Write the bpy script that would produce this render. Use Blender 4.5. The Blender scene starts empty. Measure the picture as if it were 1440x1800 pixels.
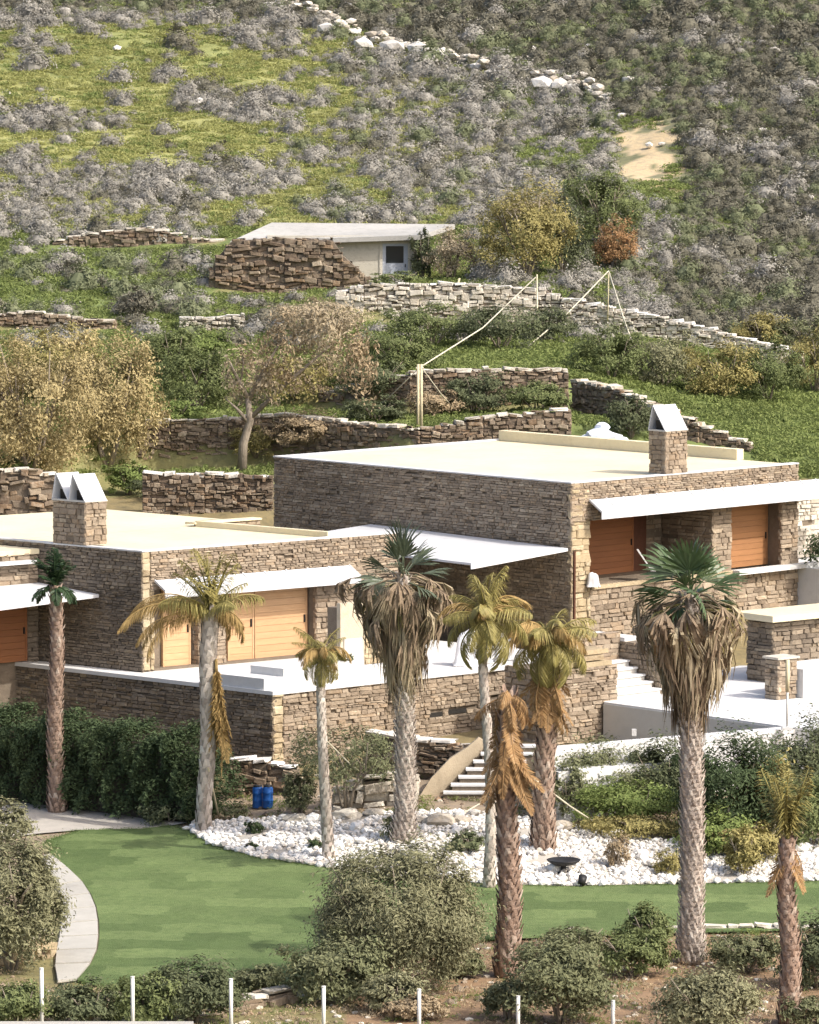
import bpy, math, random
import numpy as np
from mathutils import Vector, Matrix
from mathutils.geometry import delaunay_2d_cdt

# ---------------------------------------------------------------- camera, sky, sun, exposure
SC = bpy.context.scene
COL = SC.collection
FPX, PITCH, ZC = 8230.0, math.radians(5.3), 30.0      # focal length in pixels of the 1440 px wide photo
cam_d = bpy.data.cameras.new("camera")
cam_d.sensor_fit = 'HORIZONTAL'; cam_d.sensor_width = 36.0
cam_d.lens = 36.0 * FPX / 1440.0
cam_d.clip_start = 1.0; cam_d.clip_end = 3000.0
cam = bpy.data.objects.new("camera", cam_d); COL.objects.link(cam)
cam.location = (0, 0, ZC); cam.rotation_euler = (math.radians(90) - PITCH, 0, 0)
SC.camera = cam

SUN_EL, SUN_AZ = math.radians(44), math.radians(120)   # azimuth clockwise from +Y
world = bpy.data.worlds.new("World"); SC.world = world; world.use_nodes = True
wn = world.node_tree; wn.nodes.clear()
sky = wn.nodes.new('ShaderNodeTexSky'); sky.sky_type = 'NISHITA'; sky.sun_disc = False
sky.sun_elevation = SUN_EL; sky.sun_rotation = SUN_AZ
sky.dust_density = 5.0; sky.ozone_density = 0.4; sky.air_density = 0.9
bg = wn.nodes.new('ShaderNodeBackground'); bg.inputs['Strength'].default_value = 0.15
wo = wn.nodes.new('ShaderNodeOutputWorld')
wn.links.new(sky.outputs[0], bg.inputs[0]); wn.links.new(bg.outputs[0], wo.inputs[0])
sun_d = bpy.data.lights.new("sun", 'SUN'); sun_d.energy = 2.5; sun_d.angle = math.radians(0.5)
sun_d.color = (1.0, 0.95, 0.87)
sun = bpy.data.objects.new("sun", sun_d); COL.objects.link(sun)
SUNV = Vector((math.sin(SUN_AZ) * math.cos(SUN_EL), math.cos(SUN_AZ) * math.cos(SUN_EL), math.sin(SUN_EL)))
sun.rotation_euler = SUNV.to_track_quat('Z', 'Y').to_euler()
SC.view_settings.view_transform = 'Standard'; SC.view_settings.look = 'None'
SC.view_settings.exposure = 0.74; SC.view_settings.gamma = 1.0; SC.view_settings.use_curve_mapping = False
SC.render.engine = 'CYCLES'
SC.cycles.max_bounces = 6; SC.cycles.diffuse_bounces = 3; SC.cycles.transmission_bounces = 3
SC.cycles.use_denoising = True

R = random.Random(11)
NR = np.random.default_rng(7)

# ---------------------------------------------------------------- surveying: photo pixel -> place
def ray(px, py):
    x = (px - 720) / FPX; y = -(py - 900) / FPX
    return (x, math.cos(PITCH) + y * math.sin(PITCH), -math.sin(PITCH) + y * math.cos(PITCH))
def at_z(px, py, z):
    d = ray(px, py); t = (z - ZC) / d[2]
    return Vector((t * d[0], t * d[1], z))
def at_Y(px, py, Y):
    d = ray(px, py); t = Y / d[1]
    return Vector((t * d[0], Y, ZC + t * d[2]))
def proj(p):
    x, y, z = p[0], p[1], p[2] - ZC
    w = y * math.cos(PITCH) - z * math.sin(PITCH); up = y * math.sin(PITCH) + z * math.cos(PITCH)
    return 720 + FPX * x / w, 900 - FPX * up / w

# ---------------------------------------------------------------- object helpers
def setp(o, label=None, cat=None, group=None, kind=None):
    if label: o['label'] = label
    if cat: o['category'] = cat
    if group: o['group'] = group
    if kind: o['kind'] = kind
    return o
def thing(name, label, cat, loc, group=None):
    o = bpy.data.objects.new(name, None); COL.objects.link(o)
    o.location = loc; o.empty_display_size = 0.3
    return setp(o, label, cat, group)
def world_loc(o):
    v = Vector((0, 0, 0))
    while o is not None:
        v += o.location; o = o.parent
    return v
def put(name, me, mat=None, parent=None, loc=None):
    """link a mesh; vertices are in world space when loc is None (moved to the parent's frame)"""
    if mat is not None and len(me.materials) == 0: me.materials.append(mat)
    o = bpy.data.objects.new(name, me); COL.objects.link(o)
    if parent is not None: o.parent = parent
    if loc is not None: o.location = loc
    elif parent is not None:
        w = world_loc(parent)
        me.transform(Matrix.Translation(-w))
    return o
def np_mesh(name, V, Fc, smooth=False):
    V = np.asarray(V, dtype=np.float32); Fc = np.asarray(Fc, dtype=np.int32)
    me = bpy.data.meshes.new(name)
    n, k = Fc.shape
    me.vertices.add(len(V)); me.vertices.foreach_set('co', V.ravel())
    me.loops.add(n * k); me.loops.foreach_set('vertex_index', Fc.ravel())
    me.polygons.add(n); me.polygons.foreach_set('loop_start', np.arange(0, n * k, k, dtype=np.int32))
    me.polygons.foreach_set('use_smooth', np.full(n, smooth))
    me.update(calc_edges=True)
    return me
class MB:
    def __init__(s): s.v = []; s.f = []
    def add(s, vs, fs):
        b = len(s.v); s.v += [tuple(x) for x in vs]; s.f += [tuple(i + b for i in f) for f in fs]
    def hexa(s, c):            # 8 corners: bottom 4 ccw, top 4 ccw
        s.add(c, [(3, 2, 1, 0), (4, 5, 6, 7), (0, 1, 5, 4), (1, 2, 6, 5), (2, 3, 7, 6), (3, 0, 4, 7)])
    def box(s, x0, x1, y0, y1, z0, z1):
        s.hexa([(x0, y0, z0), (x1, y0, z0), (x1, y1, z0), (x0, y1, z0), (x0, y0, z1), (x1, y0, z1), (x1, y1, z1), (x0, y1, z1)])
    def tube(s, pts, rad, n=8, caps=True):
        pts = [Vector(p) for p in pts]; m = len(pts)
        if not hasattr(rad, '__len__'): rad = [rad] * m
        b = len(s.v)
        for i, p in enumerate(pts):
            t = (pts[min(i + 1, m - 1)] - pts[max(i - 1, 0)]).normalized()
            a = t.cross(Vector((0, 1, 0.13)));
            if a.length < 1e-3: a = t.cross(Vector((1, 0, 0)))
            a.normalize(); c = t.cross(a)
            for k in range(n):
                an = 2 * math.pi * k / n
                s.v.append(tuple(p + (a * math.cos(an) + c * math.sin(an)) * rad[i]))
        for i in range(m - 1):
            for k in range(n):
                k2 = (k + 1) % n
                s.f.append((b + i * n + k, b + i * n + k2, b + (i + 1) * n + k2, b + (i + 1) * n + k))
        if caps:
            s.f.append(tuple(b + k for k in reversed(range(n)))); s.f.append(tuple(b + (m - 1) * n + k for k in range(n)))
    def prism(s, poly, z0, z1):     # poly of (x,y) ccw
        n = len(poly); b = len(s.v)
        s.v += [(p[0], p[1], z0) for p in poly] + [(p[0], p[1], z1) for p in poly]
        s.f.append(tuple(b + i for i in reversed(range(n)))); s.f.append(tuple(b + n + i for i in range(n)))
        for i in range(n):
            j = (i + 1) % n; s.f.append((b + i, b + j, b + n + j, b + n + i))
    def mesh(s, name, smooth=False):
        me = bpy.data.meshes.new(name); me.from_pydata(s.v, [], s.f); me.update()
        if smooth:
            me.polygons.foreach_set('use_smooth', [True] * len(me.polygons))
        return me
    def build(s, name, mat, parent=None, smooth=False):
        return put(name, s.mesh(name, smooth), mat, parent)

# ---------------------------------------------------------------- materials
def srgb(r, g, b):
    def c(x):
        x /= 255.0
        return x / 12.92 if x <= 0.04045 else ((x + 0.055) / 1.055) ** 2.4
    return (c(r), c(g), c(b))
def mat(name, cols, rand=0.0, nscale=6.0, namp=0.35, rough=0.8, bump=0.0, bscale=20.0, transl=0.0, spec=0.3, metal=0.0, stretch=None, attr=None, detail=6.0, sat2=None):
    """cols: ramp of base colours; rand = how much of the ramp position is per piece, the rest follows a noise"""
    m = bpy.data.materials.new(name); m.use_nodes = True
    nt = m.node_tree; N = nt.nodes; L = nt.links; N.clear()
    out = N.new('ShaderNodeOutputMaterial'); b = N.new('ShaderNodeBsdfPrincipled')
    b.inputs['Roughness'].default_value = rough; b.inputs['Metallic'].default_value = metal
    b.inputs['Specular IOR Level'].default_value = spec
    geo = N.new('ShaderNodeNewGeometry')
    def math_(op, a, c):
        x = N.new('ShaderNodeMath'); x.operation = op
        for i, q in enumerate((a, c)):
            if isinstance(q, (int, float)): x.inputs[i].default_value = q
            else: L.new(q, x.inputs[i])
        return x.outputs[0]
    pos = geo.outputs['Position']
    if stretch:
        mp = N.new('ShaderNodeMapping'); mp.inputs['Scale'].default_value = stretch; L.new(pos, mp.inputs[0]); pos = mp.outputs[0]
    nz = N.new('ShaderNodeTexNoise'); nz.inputs['Scale'].default_value = nscale; nz.inputs['Detail'].default_value = detail
    nz.inputs['Roughness'].default_value = 0.65
    L.new(pos, nz.inputs['Vector'])
    fac = math_('ADD', math_('MULTIPLY', math_('SUBTRACT', nz.outputs[0], 0.5), 1.9), 0.5)
    if rand > 0:
        oi = N.new('ShaderNodeObjectInfo')
        r = math_('FRACT', math_('ADD', oi.outputs['Random'], geo.outputs['Random Per Island']), 0)
        fac = math_('ADD', math_('MULTIPLY', r, rand), math_('MULTIPLY', fac, 1 - rand))
    rp = N.new('ShaderNodeValToRGB'); el = rp.color_ramp.elements
    n = len(cols)
    while len(el) < n: el.new(0.5)
    for i, c in enumerate(cols):
        el[i].position = i / (n - 1) if n > 1 else 0; el[i].color = (*c, 1)
    L.new(fac, rp.inputs[0]); col = rp.outputs[0]
    if attr:
        at = N.new('ShaderNodeAttribute'); at.attribute_name = attr
        mx = N.new('ShaderNodeMix'); mx.data_type = 'RGBA'; mx.blend_type = 'MULTIPLY'; mx.inputs[0].default_value = 1.0
        L.new(at.outputs['Color'], mx.inputs[6]); L.new(col, mx.inputs[7]); col = mx.outputs[2]
    nz2 = N.new('ShaderNodeTexNoise'); nz2.inputs['Scale'].default_value = nscale * 0.17; nz2.inputs['Detail'].default_value = 4
    L.new(pos, nz2.inputs['Vector'])
    v = math_('ADD', math_('MULTIPLY', math_('SUBTRACT', nz2.outputs[0], 0.5), 2 * namp), 1.0)
    mm = N.new('ShaderNodeMix'); mm.data_type = 'RGBA'; mm.blend_type = 'MULTIPLY'; mm.inputs[0].default_value = 1.0
    cc = N.new('ShaderNodeCombineColor')
    for i in range(3): L.new(v, cc.inputs[i])
    L.new(col, mm.inputs[6]); L.new(cc.outputs[0], mm.inputs[7]); col = mm.outputs[2]
    L.new(col, b.inputs['Base Color'])
    if bump > 0:
        bz = N.new('ShaderNodeTexNoise'); bz.inputs['Scale'].default_value = bscale; bz.inputs['Detail'].default_value = 8
        L.new(pos, bz.inputs['Vector'])
        bp = N.new('ShaderNodeBump'); bp.inputs['Strength'].default_value = bump; bp.inputs['Distance'].default_value = 0.05
        L.new(bz.outputs[0], bp.inputs['Height']); L.new(bp.outputs[0], b.inputs['Normal'])
    sh = b.outputs[0]
    if transl > 0:
        t = N.new('ShaderNodeBsdfTranslucent'); L.new(col, t.inputs[0])
        ms = N.new('ShaderNodeMixShader'); ms.inputs[0].default_value = transl
        L.new(sh, ms.inputs[1]); L.new(t.outputs[0], ms.inputs[2]); sh = ms.outputs[0]
    L.new(sh, out.inputs[0])
    return m

M = {}
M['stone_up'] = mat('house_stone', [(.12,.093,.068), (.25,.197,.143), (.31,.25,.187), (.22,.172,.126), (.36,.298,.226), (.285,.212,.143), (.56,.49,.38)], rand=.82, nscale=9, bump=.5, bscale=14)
M['stone_shade'] = mat('shaded_wall_stone', [(.075,.06,.046), (.18,.145,.108), (.24,.194,.146), (.14,.113,.086), (.285,.234,.176), (.205,.156,.105), (.46,.40,.305)], rand=.82, nscale=9, bump=.5, bscale=14)  # house stone darkened for the shade of the left faces; pavilion shares it
M['quoin'] = mat('ochre_quoin_stone', [(.31,.24,.145), (.42,.345,.225), (.36,.285,.18), (.50,.42,.29), (.27,.205,.125), (.56,.49,.36)], rand=.8, nscale=8, bump=.5, bscale=14)
M['mortar'] = mat('dark_joint_mortar', [(.15,.12,.09), (.215,.175,.132)], nscale=6, bump=.4)
M['drystone'] = mat('dry_wall_stone', [(.06,.047,.038), (.18,.135,.095), (.24,.195,.145), (.14,.10,.07), (.30,.245,.18), (.21,.14,.085), (.50,.45,.36)], rand=.85, nscale=8, bump=.6, bscale=10)
M['palestone'] = mat('pale_wall_stone', [(.30,.27,.22), (.52,.48,.41), (.62,.58,.50), (.40,.35,.28), (.70,.66,.58)], rand=.8, nscale=8, bump=.6, bscale=10)
M['rock'] = mat('white_boulder', [(.40,.37,.32), (.56,.53,.48), (.66,.63,.58), (.48,.45,.40)], rand=.7, nscale=5, bump=.7, bscale=7)
M['cobble'] = mat('white_cobble', [(.56,.53,.48), (.70,.685,.65), (.76,.75,.72), (.64,.61,.56), (.44,.39,.32)], rand=.85, nscale=7, bump=.5, bscale=12)
M['cream'] = mat('cream_roof_membrane', [(.64,.56,.37), (.70,.62,.43), (.61,.53,.345)], nscale=2.6, namp=.22, rough=.7, bump=.12, bscale=9)
M['white'] = mat('white_plaster', [(.54,.54,.535), (.62,.62,.615), (.58,.575,.565)], nscale=3.5, namp=.2, rough=.75, bump=.15, bscale=8)
M['greyplaster'] = mat('grey_pool_plaster', [(.48,.46,.42), (.55,.53,.49), (.50,.48,.44)], nscale=1.5, namp=.1, rough=.7, bump=.08)
M['metal'] = mat('white_metal_sheet', [(.52,.53,.55), (.62,.63,.645), (.57,.58,.60)], nscale=2.2, namp=.08, rough=.45, stretch=(1, 1, .3))
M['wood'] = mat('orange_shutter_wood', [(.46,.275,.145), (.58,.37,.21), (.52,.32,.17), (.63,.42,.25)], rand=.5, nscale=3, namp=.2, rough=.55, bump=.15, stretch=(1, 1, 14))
M['wood_part_shade'] = mat('part_shaded_shutter_wood', [(.26,.125,.055), (.36,.18,.08), (.31,.15,.066)], rand=.5, nscale=3, namp=.2, rough=.55, bump=.15, stretch=(1, 1, 14))  # shutter wood darkened to carry the shade under the upper canopy
M['wood_shade'] = mat('shaded_shutter_wood', [(.20,.08,.034), (.29,.12,.05), (.245,.10,.042)], rand=.5, nscale=3, namp=.2, rough=.55, bump=.15, stretch=(1, 1, 14))  # shutter wood darkened further, shade of the deep recesses in its colour
M['darkbrown'] = mat('reveal_shade_pipe_brown', [(.07,.03,.018), (.12,.05,.03)], nscale=4, rough=.5)  # dark brown holding the shade of the shutter reveals; the downpipe shares it
M['dark'] = mat('opening_shade_black', [(.018,.016,.014), (.03,.027,.024)], nscale=4)  # near-black in place of the shade inside openings
M['concrete'] = mat('hut_concrete', [(.42,.39,.32), (.52,.49,.42), (.35,.32,.26)], nscale=3, namp=.25, bump=.3)
M['hutroof'] = mat('grey_hut_roof', [(.33,.325,.30), (.42,.41,.385), (.28,.275,.25)], nscale=2, namp=.3, bump=.3)
M['hutdoor'] = mat('blue_grey_door_paint', [(.33,.36,.42), (.45,.48,.55), (.38,.41,.47)], nscale=5, namp=.3)
M['glass'] = bpy.data.materials.new('dark_window_glass'); M['glass'].use_nodes = True
_b = M['glass'].node_tree.nodes['Principled BSDF']; _b.inputs['Base Color'].default_value = (.02, .025, .03, 1); _b.inputs['Roughness'].default_value = .12
M['paver'] = mat('pale_path_slab', [(.32,.305,.27), (.43,.415,.375), (.37,.355,.315)], rand=.6, nscale=4, namp=.2, bump=.3)
M['road'] = mat('pale_gravel_road', [(.34,.31,.27), (.44,.41,.36), (.39,.36,.32)], nscale=14, namp=.2, bump=.3, bscale=40)
M['lawn'] = None
M['ground'] = mat('ground_cover', [(.62,.62,.62), (1.0,1.0,1.0), (1.25,1.2,1.1), (.8,.82,.8)], nscale=2.4, namp=.35, bump=.7, bscale=5, attr='cover', detail=9)
M['bark'] = mat('grey_bark', [(.16,.13,.10), (.27,.23,.18), (.21,.17,.13)], nscale=9, bump=.6, stretch=(1, 1, .3))
M['palebark'] = mat('pale_grey_bark', [(.25,.21,.17), (.44,.39,.33), (.34,.29,.24)], nscale=9, bump=.5, stretch=(1, 1, 2.5))
M['palmtrunk'] = mat('grey_palm_trunk', [(.26,.21,.17), (.42,.36,.31), (.34,.28,.24)], nscale=9, bump=.6)
M['palmscale'] = mat('palm_leaf_base', [(.22,.17,.14), (.58,.52,.46), (.45,.38,.33), (.74,.69,.62)], rand=.85, nscale=9, bump=.3)
M['redtrunk'] = mat('reddish_palm_trunk', [(.19,.125,.095), (.31,.225,.175), (.25,.17,.13)], nscale=9, bump=.6)
M['redscale'] = mat('reddish_leaf_base', [(.17,.11,.08), (.36,.26,.20), (.27,.185,.14), (.58,.49,.41)], rand=.85, nscale=9, bump=.3)
M['fan'] = mat('green_fan_leaf', [(.042,.07,.03), (.092,.138,.056), (.064,.102,.042)], rand=.7, nscale=6, rough=.42, transl=.2, spec=.5)
M['fan_grey'] = mat('grey_green_fan_leaf', [(.05,.07,.04), (.125,.15,.095), (.085,.11,.065)], rand=.7, nscale=6, rough=.42, transl=.15, spec=.5)
M['deadfan'] = mat('dead_tan_fan_leaf', [(.20,.16,.10), (.41,.34,.225), (.305,.25,.16), (.55,.475,.335)], rand=.8, nscale=6, transl=.12)
M['deadbrown'] = mat('dead_brown_fan_leaf', [(.125,.09,.06), (.27,.205,.14), (.195,.145,.095), (.37,.295,.205)], rand=.8, nscale=6, transl=.1)
M['feather'] = mat('yellow_green_palm_frond', [(.17,.155,.05), (.36,.31,.11), (.26,.235,.075)], rand=.75, nscale=6, transl=.25, rough=.5)
M['feather_dry'] = mat('dry_golden_palm_frond', [(.26,.17,.06), (.44,.31,.13), (.35,.24,.09)], rand=.75, nscale=6, transl=.2)
M['feather_dead'] = mat('dead_brown_palm_frond', [(.20,.11,.045), (.38,.24,.11), (.29,.17,.075), (.46,.33,.18)], rand=.75, nscale=6, transl=.15)
M['feather_green'] = mat('dark_green_palm_frond', [(.022,.045,.02), (.05,.09,.035)], rand=.7, nscale=6, transl=.15, rough=.45)
def leafmat(name, a, b, c=None, transl=.2, namp=.35):
    return mat(name, [a, b, c or a], rand=.75, nscale=3, namp=namp, rough=.7, transl=transl, spec=.12)
M['olive'] = leafmat('olive_leaf', (.145,.145,.08), (.28,.275,.165), (.205,.205,.115))
M['olive_dark'] = leafmat('deep_olive_leaf', (.095,.108,.054), (.215,.225,.125), (.15,.163,.084))
M['hedge'] = leafmat('dark_hedge_leaf', (.034,.053,.028), (.09,.125,.058), (.057,.082,.04))
M['bush'] = leafmat('green_bush_leaf', (.085,.11,.04), (.20,.23,.10), (.135,.165,.066))
M['bright'] = leafmat('bright_green_leaf', (.11,.165,.045), (.23,.28,.095), (.165,.22,.066))
M['bushdark'] = leafmat('dark_green_bush_leaf', (.065,.08,.045), (.155,.175,.095), (.105,.122,.065))
M['gold'] = leafmat('golden_dry_leaf', (.255,.205,.095), (.46,.385,.205), (.35,.285,.14))
M['goldgreen'] = leafmat('yellow_olive_leaf', (.19,.17,.065), (.38,.33,.14), (.27,.25,.095))
M['brownleaf'] = leafmat('brown_dry_leaf', (.22,.165,.10), (.44,.35,.23), (.32,.245,.15))
M['orangeleaf'] = leafmat('orange_dry_leaf', (.24,.14,.065), (.40,.25,.13), (.31,.19,.09))
M['beige'] = leafmat('beige_dry_leaf', (.28,.22,.14), (.48,.41,.29), (.36,.29,.19))
M['scrub'] = leafmat('grey_scrub_twig', (.185,.175,.15), (.33,.315,.28), (.25,.238,.21), transl=.1)
M['scrub_dark'] = leafmat('dark_scrub_twig', (.085,.082,.06), (.19,.18,.138), (.13,.123,.093), transl=.1)
M['scrub_green'] = leafmat('green_scrub_leaf', (.10,.118,.062), (.21,.23,.135), (.15,.168,.09), transl=.15)
M['twig'] = mat('dark_twig', [(.05,.042,.035), (.09,.078,.065)], nscale=8)
M['grass'] = leafmat('lime_grass_blade', (.235,.245,.085), (.39,.395,.16), (.31,.32,.12), transl=.3)
M['grass_green'] = leafmat('green_grass_blade', (.12,.165,.05), (.24,.28,.10), (.175,.22,.07), transl=.3)
M['turf'] = leafmat('turf_blade', (.07, .11, .036), (.13, .18, .062), (.095, .142, .048), transl=.2)
M['rope'] = mat('pale_rope', [(.50,.46,.34), (.66,.62,.50)], nscale=10)
M['stake'] = mat('pale_stake_wood', [(.42,.36,.22), (.60,.53,.36), (.50,.44,.29)], nscale=9, stretch=(1, 1, .2))
M['galv'] = mat('pale_post_paint', [(.62,.61,.57), (.74,.73,.69)], nscale=5)
M['blue'] = mat('blue_plastic', [(.015,.09,.34), (.03,.15,.48)], nscale=4, rough=.4)
M['blackmetal'] = mat('black_metal', [(.012,.012,.013), (.03,.03,.03)], nscale=6, rough=.5)
M['fabric'] = mat('white_fabric', [(.66,.68,.71), (.82,.82,.83), (.74,.75,.78)], nscale=4, namp=.15, bump=.2, bscale=6)
M['tarp'] = mat('pale_blue_tarp', [(.50,.55,.64), (.68,.72,.79), (.58,.63,.71)], nscale=4, bump=.4, bscale=5)
M['rampplaster'] = mat('dull_tan_plaster', [(.26,.215,.15), (.34,.285,.205), (.29,.24,.17)], nscale=4, namp=.3, bump=.3)
M['beigeplaster'] = mat('beige_plaster', [(.44,.37,.27), (.54,.47,.36), (.48,.41,.31)], nscale=3, namp=.15, bump=.2)
M['soilpot'] = mat('dark_clay_pot', [(.09,.08,.06), (.15,.13,.10)], nscale=6)

def lawn_mat():
    m = mat('mown_turf', [(.07,.108,.036), (.105,.152,.05), (.13,.178,.064), (.085,.126,.042)], nscale=5, namp=.25, bump=.8, bscale=30, rough=.85, detail=12)
    nt = m.node_tree; N = nt.nodes; L = nt.links
    b = [n for n in N if n.type == 'BSDF_PRINCIPLED'][0]
    src = b.inputs['Base Color'].links[0].from_socket
    geo = [n for n in N if n.type == 'NEW_GEOMETRY'][0]
    mp = N.new('ShaderNodeMapping'); mp.inputs['Rotation'].default_value = (0, 0, .05); L.new(geo.outputs['Position'], mp.inputs[0])
    br = N.new('ShaderNodeTexBrick'); br.inputs['Color1'].default_value = (.72,.77,.70,1); br.inputs['Color2'].default_value = (1.24,1.2,1.24,1)
    br.inputs['Mortar'].default_value = (.97,.97,.97,1); br.inputs['Scale'].default_value = 1.0
    br.inputs['Brick Width'].default_value = 1.6; br.inputs['Row Height'].default_value = 1.1; br.inputs['Mortar Size'].default_value = .02; br.inputs['Mortar Smooth'].default_value = 1.0
    nz = N.new('ShaderNodeTexNoise'); nz.inputs['Scale'].default_value = 1.5; L.new(geo.outputs['Position'], nz.inputs['Vector'])
    ad = N.new('ShaderNodeVectorMath'); ad.operation = 'MULTIPLY_ADD'; L.new(nz.outputs['Color'], ad.inputs[0]); ad.inputs[1].default_value = (.8, .8, 0); L.new(mp.outputs[0], ad.inputs[2])
    L.new(ad.outputs[0], br.inputs['Vector'])
    mx = N.new('ShaderNodeMix'); mx.data_type = 'RGBA'; mx.blend_type = 'MULTIPLY'; mx.inputs[0].default_value = 1.0
    L.new(src, mx.inputs[6]); L.new(br.outputs[0], mx.inputs[7]); L.new(mx.outputs[2], b.inputs['Base Color'])
    return m
M['lawn'] = lawn_mat()

# ---------------------------------------------------------------- terrain
CX = [-1300, 0, 240, 480, 720, 960, 1200, 1440, 2740]
def row(Y, z=None, py=None):
    """one contour of the survey: Y per column, and either its height or the photo row it is seen at"""
    Ys = [Y] * 7 if not hasattr(Y, '__len__') else Y
    out = []
    for i in range(7):
        if z is not None: zz = z[i] if hasattr(z, '__len__') else z
        else: zz = at_Y(CX[i + 1], py[i] if hasattr(py, '__len__') else py, Ys[i]).z
        out.append((Ys[i], zz))
    return [out[0]] + out + [out[-1]]
ROWS = [
    row(-30, z=27.5), row(4, z=27.0), row(40, z=13.0), row(90, z=7.6), row(106, z=8.1), row(113, z=8.0), row(120, z=8.1),
    row([126, 126, 126, 125.5, 125.5, 125.5, 125.5], z=8.28),
    row([134, 134, 132, 131, 131, 131, 131], z=[8.5, 8.5, 8.8, 9.0, 9.0, 8.95, 8.9]),
    row(136, z=[8.6, 8.6, 9.1, 9.5, 9.5, 9.4, 9.3]), row(140, z=[8.8, 8.8, 9.5, 9.7, 9.8, 9.8, 9.8]), row(150, z=10.2), row(160, z=11.5),
    row([168, 168, 168, 169, 170, 170, 168], z=[14.2, 14.3, 14.5, 14.8, 15.0, 14.8, 14.6]),
    row([170, 178, 178, 174, 174.5, 174, 172], z=[14.6, 15.1, 15.4, 15.8, 16.0, 15.7, 15.3]),
    row([171, 178.5, 178.5, 174.4, 174.9, 175, 174], py=[835, 752, 740, 764, 735, 772, 805]),
    row([184, 185, 185, 181, 181.5, 183, 183], py=[735, 722, 715, 727, 722, 728, 752]),
    row([187, 187, 186, 181.5, 182, 186, 186], py=[705, 700, 690, 662, 656, 703, 733]),
    row([200, 200, 200, 195, 195, 196, 197], py=[590, 590, 600, 602, 605, 640, 665]),
    row([204, 204, 204, 205, 205, 203, 201], py=[588, 585, 572, 562, 570, 602, 655]),
    row([204.5, 204.5, 204.5, 205.5, 205.5, 203.5, 201.5], py=[562, 576, 560, 520, 527, 588, 648]),
    row([217, 217, 217, 217, 217, 213, 211], py=[480, 480, 500, 492, 480, 520, 560]),
    row([225, 225, 225, 225, 225, 224, 222], py=[445, 443, 430, 462, 425, 420, 460]),
    row([231, 231, 231, 231, 231, 231, 229], py=[400, 395, 388, 388, 385, 370, 395]),
    row([246, 246, 246, 246, 246, 243, 240], py=300), row([262, 262, 262, 262, 260, 254, 252], py=200),
    row([278, 278, 278, 278, 274, 268, 264], py=100), row([293, 293, 293, 293, 289, 282, 277], py=0),
    row(330, z=[44, 44, 44, 44, 46, 48, 49]), row(420, z=68), row(800, z=90)]
RY = np.array([[c[0] for c in r] for r in ROWS]); RZ = np.array([[c[1] for c in r] for r in ROWS])
def column(px):
    ys = np.array([np.interp(px, CX, RY[k]) for k in range(len(ROWS))])
    zs = np.array([np.interp(px, CX, RZ[k]) for k in range(len(ROWS))])
    return ys, zs
_cols = {}
def gz(x, Y):
    """height of the ground"""
    px = 720 + FPX * x / max(Y, 5.0) * (1 / math.cos(PITCH))
    k = int(round(px / 4.0))
    if k not in _cols: _cols[k] = column(k * 4.0)
    ys, zs = _cols[k]
    return float(np.interp(Y, ys, zs))
def hit(px, py, y0=96.0):
    """the point of the ground seen at a photo pixel"""
    d = ray(px, py); Y = y0; prev = None
    while Y < 420:
        t = Y / d[1]; x = t * d[0]; z = ZC + t * d[2]
        if z <= gz(x, Y):
            lo, hi = Y - .3, Y
            for _ in range(8):
                mid = (lo + hi) / 2; t = mid / d[1]
                if ZC + t * d[2] <= gz(t * d[0], mid): hi = mid
                else: lo = mid
            t = hi / d[1]
            return Vector((t * d[0], hi, gz(t * d[0], hi)))
        Y += .3
    return at_Y(px, py, 300)

# where scrub grows (photo position of the spot on the hillside) and what covers the soil
PATCH = [(cx, cy, rx * .86, ry * .62) for cx, cy, rx, ry in [(60, 80, 45, 28), (360, 180, 60, 30), (450, 190, 110, 35), (110, 215, 130, 30), (60, 365, 130, 60), (220, 335, 180, 60), (400, 320, 140, 45), (310, 390, 60, 35),
         (620, 160, 90, 60), (600, 260, 120, 50), (700, 210, 110, 90), (760, 320, 130, 70), (660, 370, 140, 40), (30, 285, 50, 30),
         (240, 25, 330, 32), (500, 60, 110, 40), (850, 220, 160, 120), (980, 230, 130, 110), (900, 330, 90, 50), (800, 130, 200, 60)]]
def ridge(px):          # line where the field ends and the far slope begins
    return float(np.interp(px, [0, 540, 700, 850, 1000, 1090, 1180, 1240], [20, 30, 75, 115, 150, 190, 300, 420]))
def patchy(x, Y):
    return math.sin(x * .42 + 1.3 * math.sin(Y * .21)) + math.sin(Y * .47 + 1.1 * math.sin(x * .33)) + .7 * math.sin(x * 1.1 - Y * .8)
def scrub_density(px, py):
    if py > 610: return 0
    if ((px - 1138) / 66) ** 2 + ((py - 278) / 66) ** 2 < 1 or (1120 < px < 1215 and 300 < py < 372): return 0.0
    if px > 1080 and 500 < py < 640:
        return 0.9 if py < 560 + (px - 1080) * .22 - 10 else 0.0
    if py < ridge(px) or (px > 1180 and py < 600): return 0.8
    if py > 400:
        if px < 380 and py < 545: return 0.07
        return 0.75 if (px > 1090 and py < 560) else 0.05
    d = 0.012 if px < 600 else min(.34, .012 + (px - 600) / 900)
    for (cx, cy, rx, ry) in PATCH:
        if ((px - cx) / rx) ** 2 + ((py - cy) / ry) ** 2 < 1: return 0.6 if px < 520 else .48
    return d
LIME, GREEN, LUSH, SOIL, SAND, FLOOR, DRYG = (.26,.265,.105), (.155,.175,.07), (.125,.16,.055), (.22,.15,.095), (.42,.34,.22), (.15,.138,.105), (.25,.205,.11)
def mixc(a, b, t): return tuple(a[i] * (1 - t) + b[i] * t for i in range(3))
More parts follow.
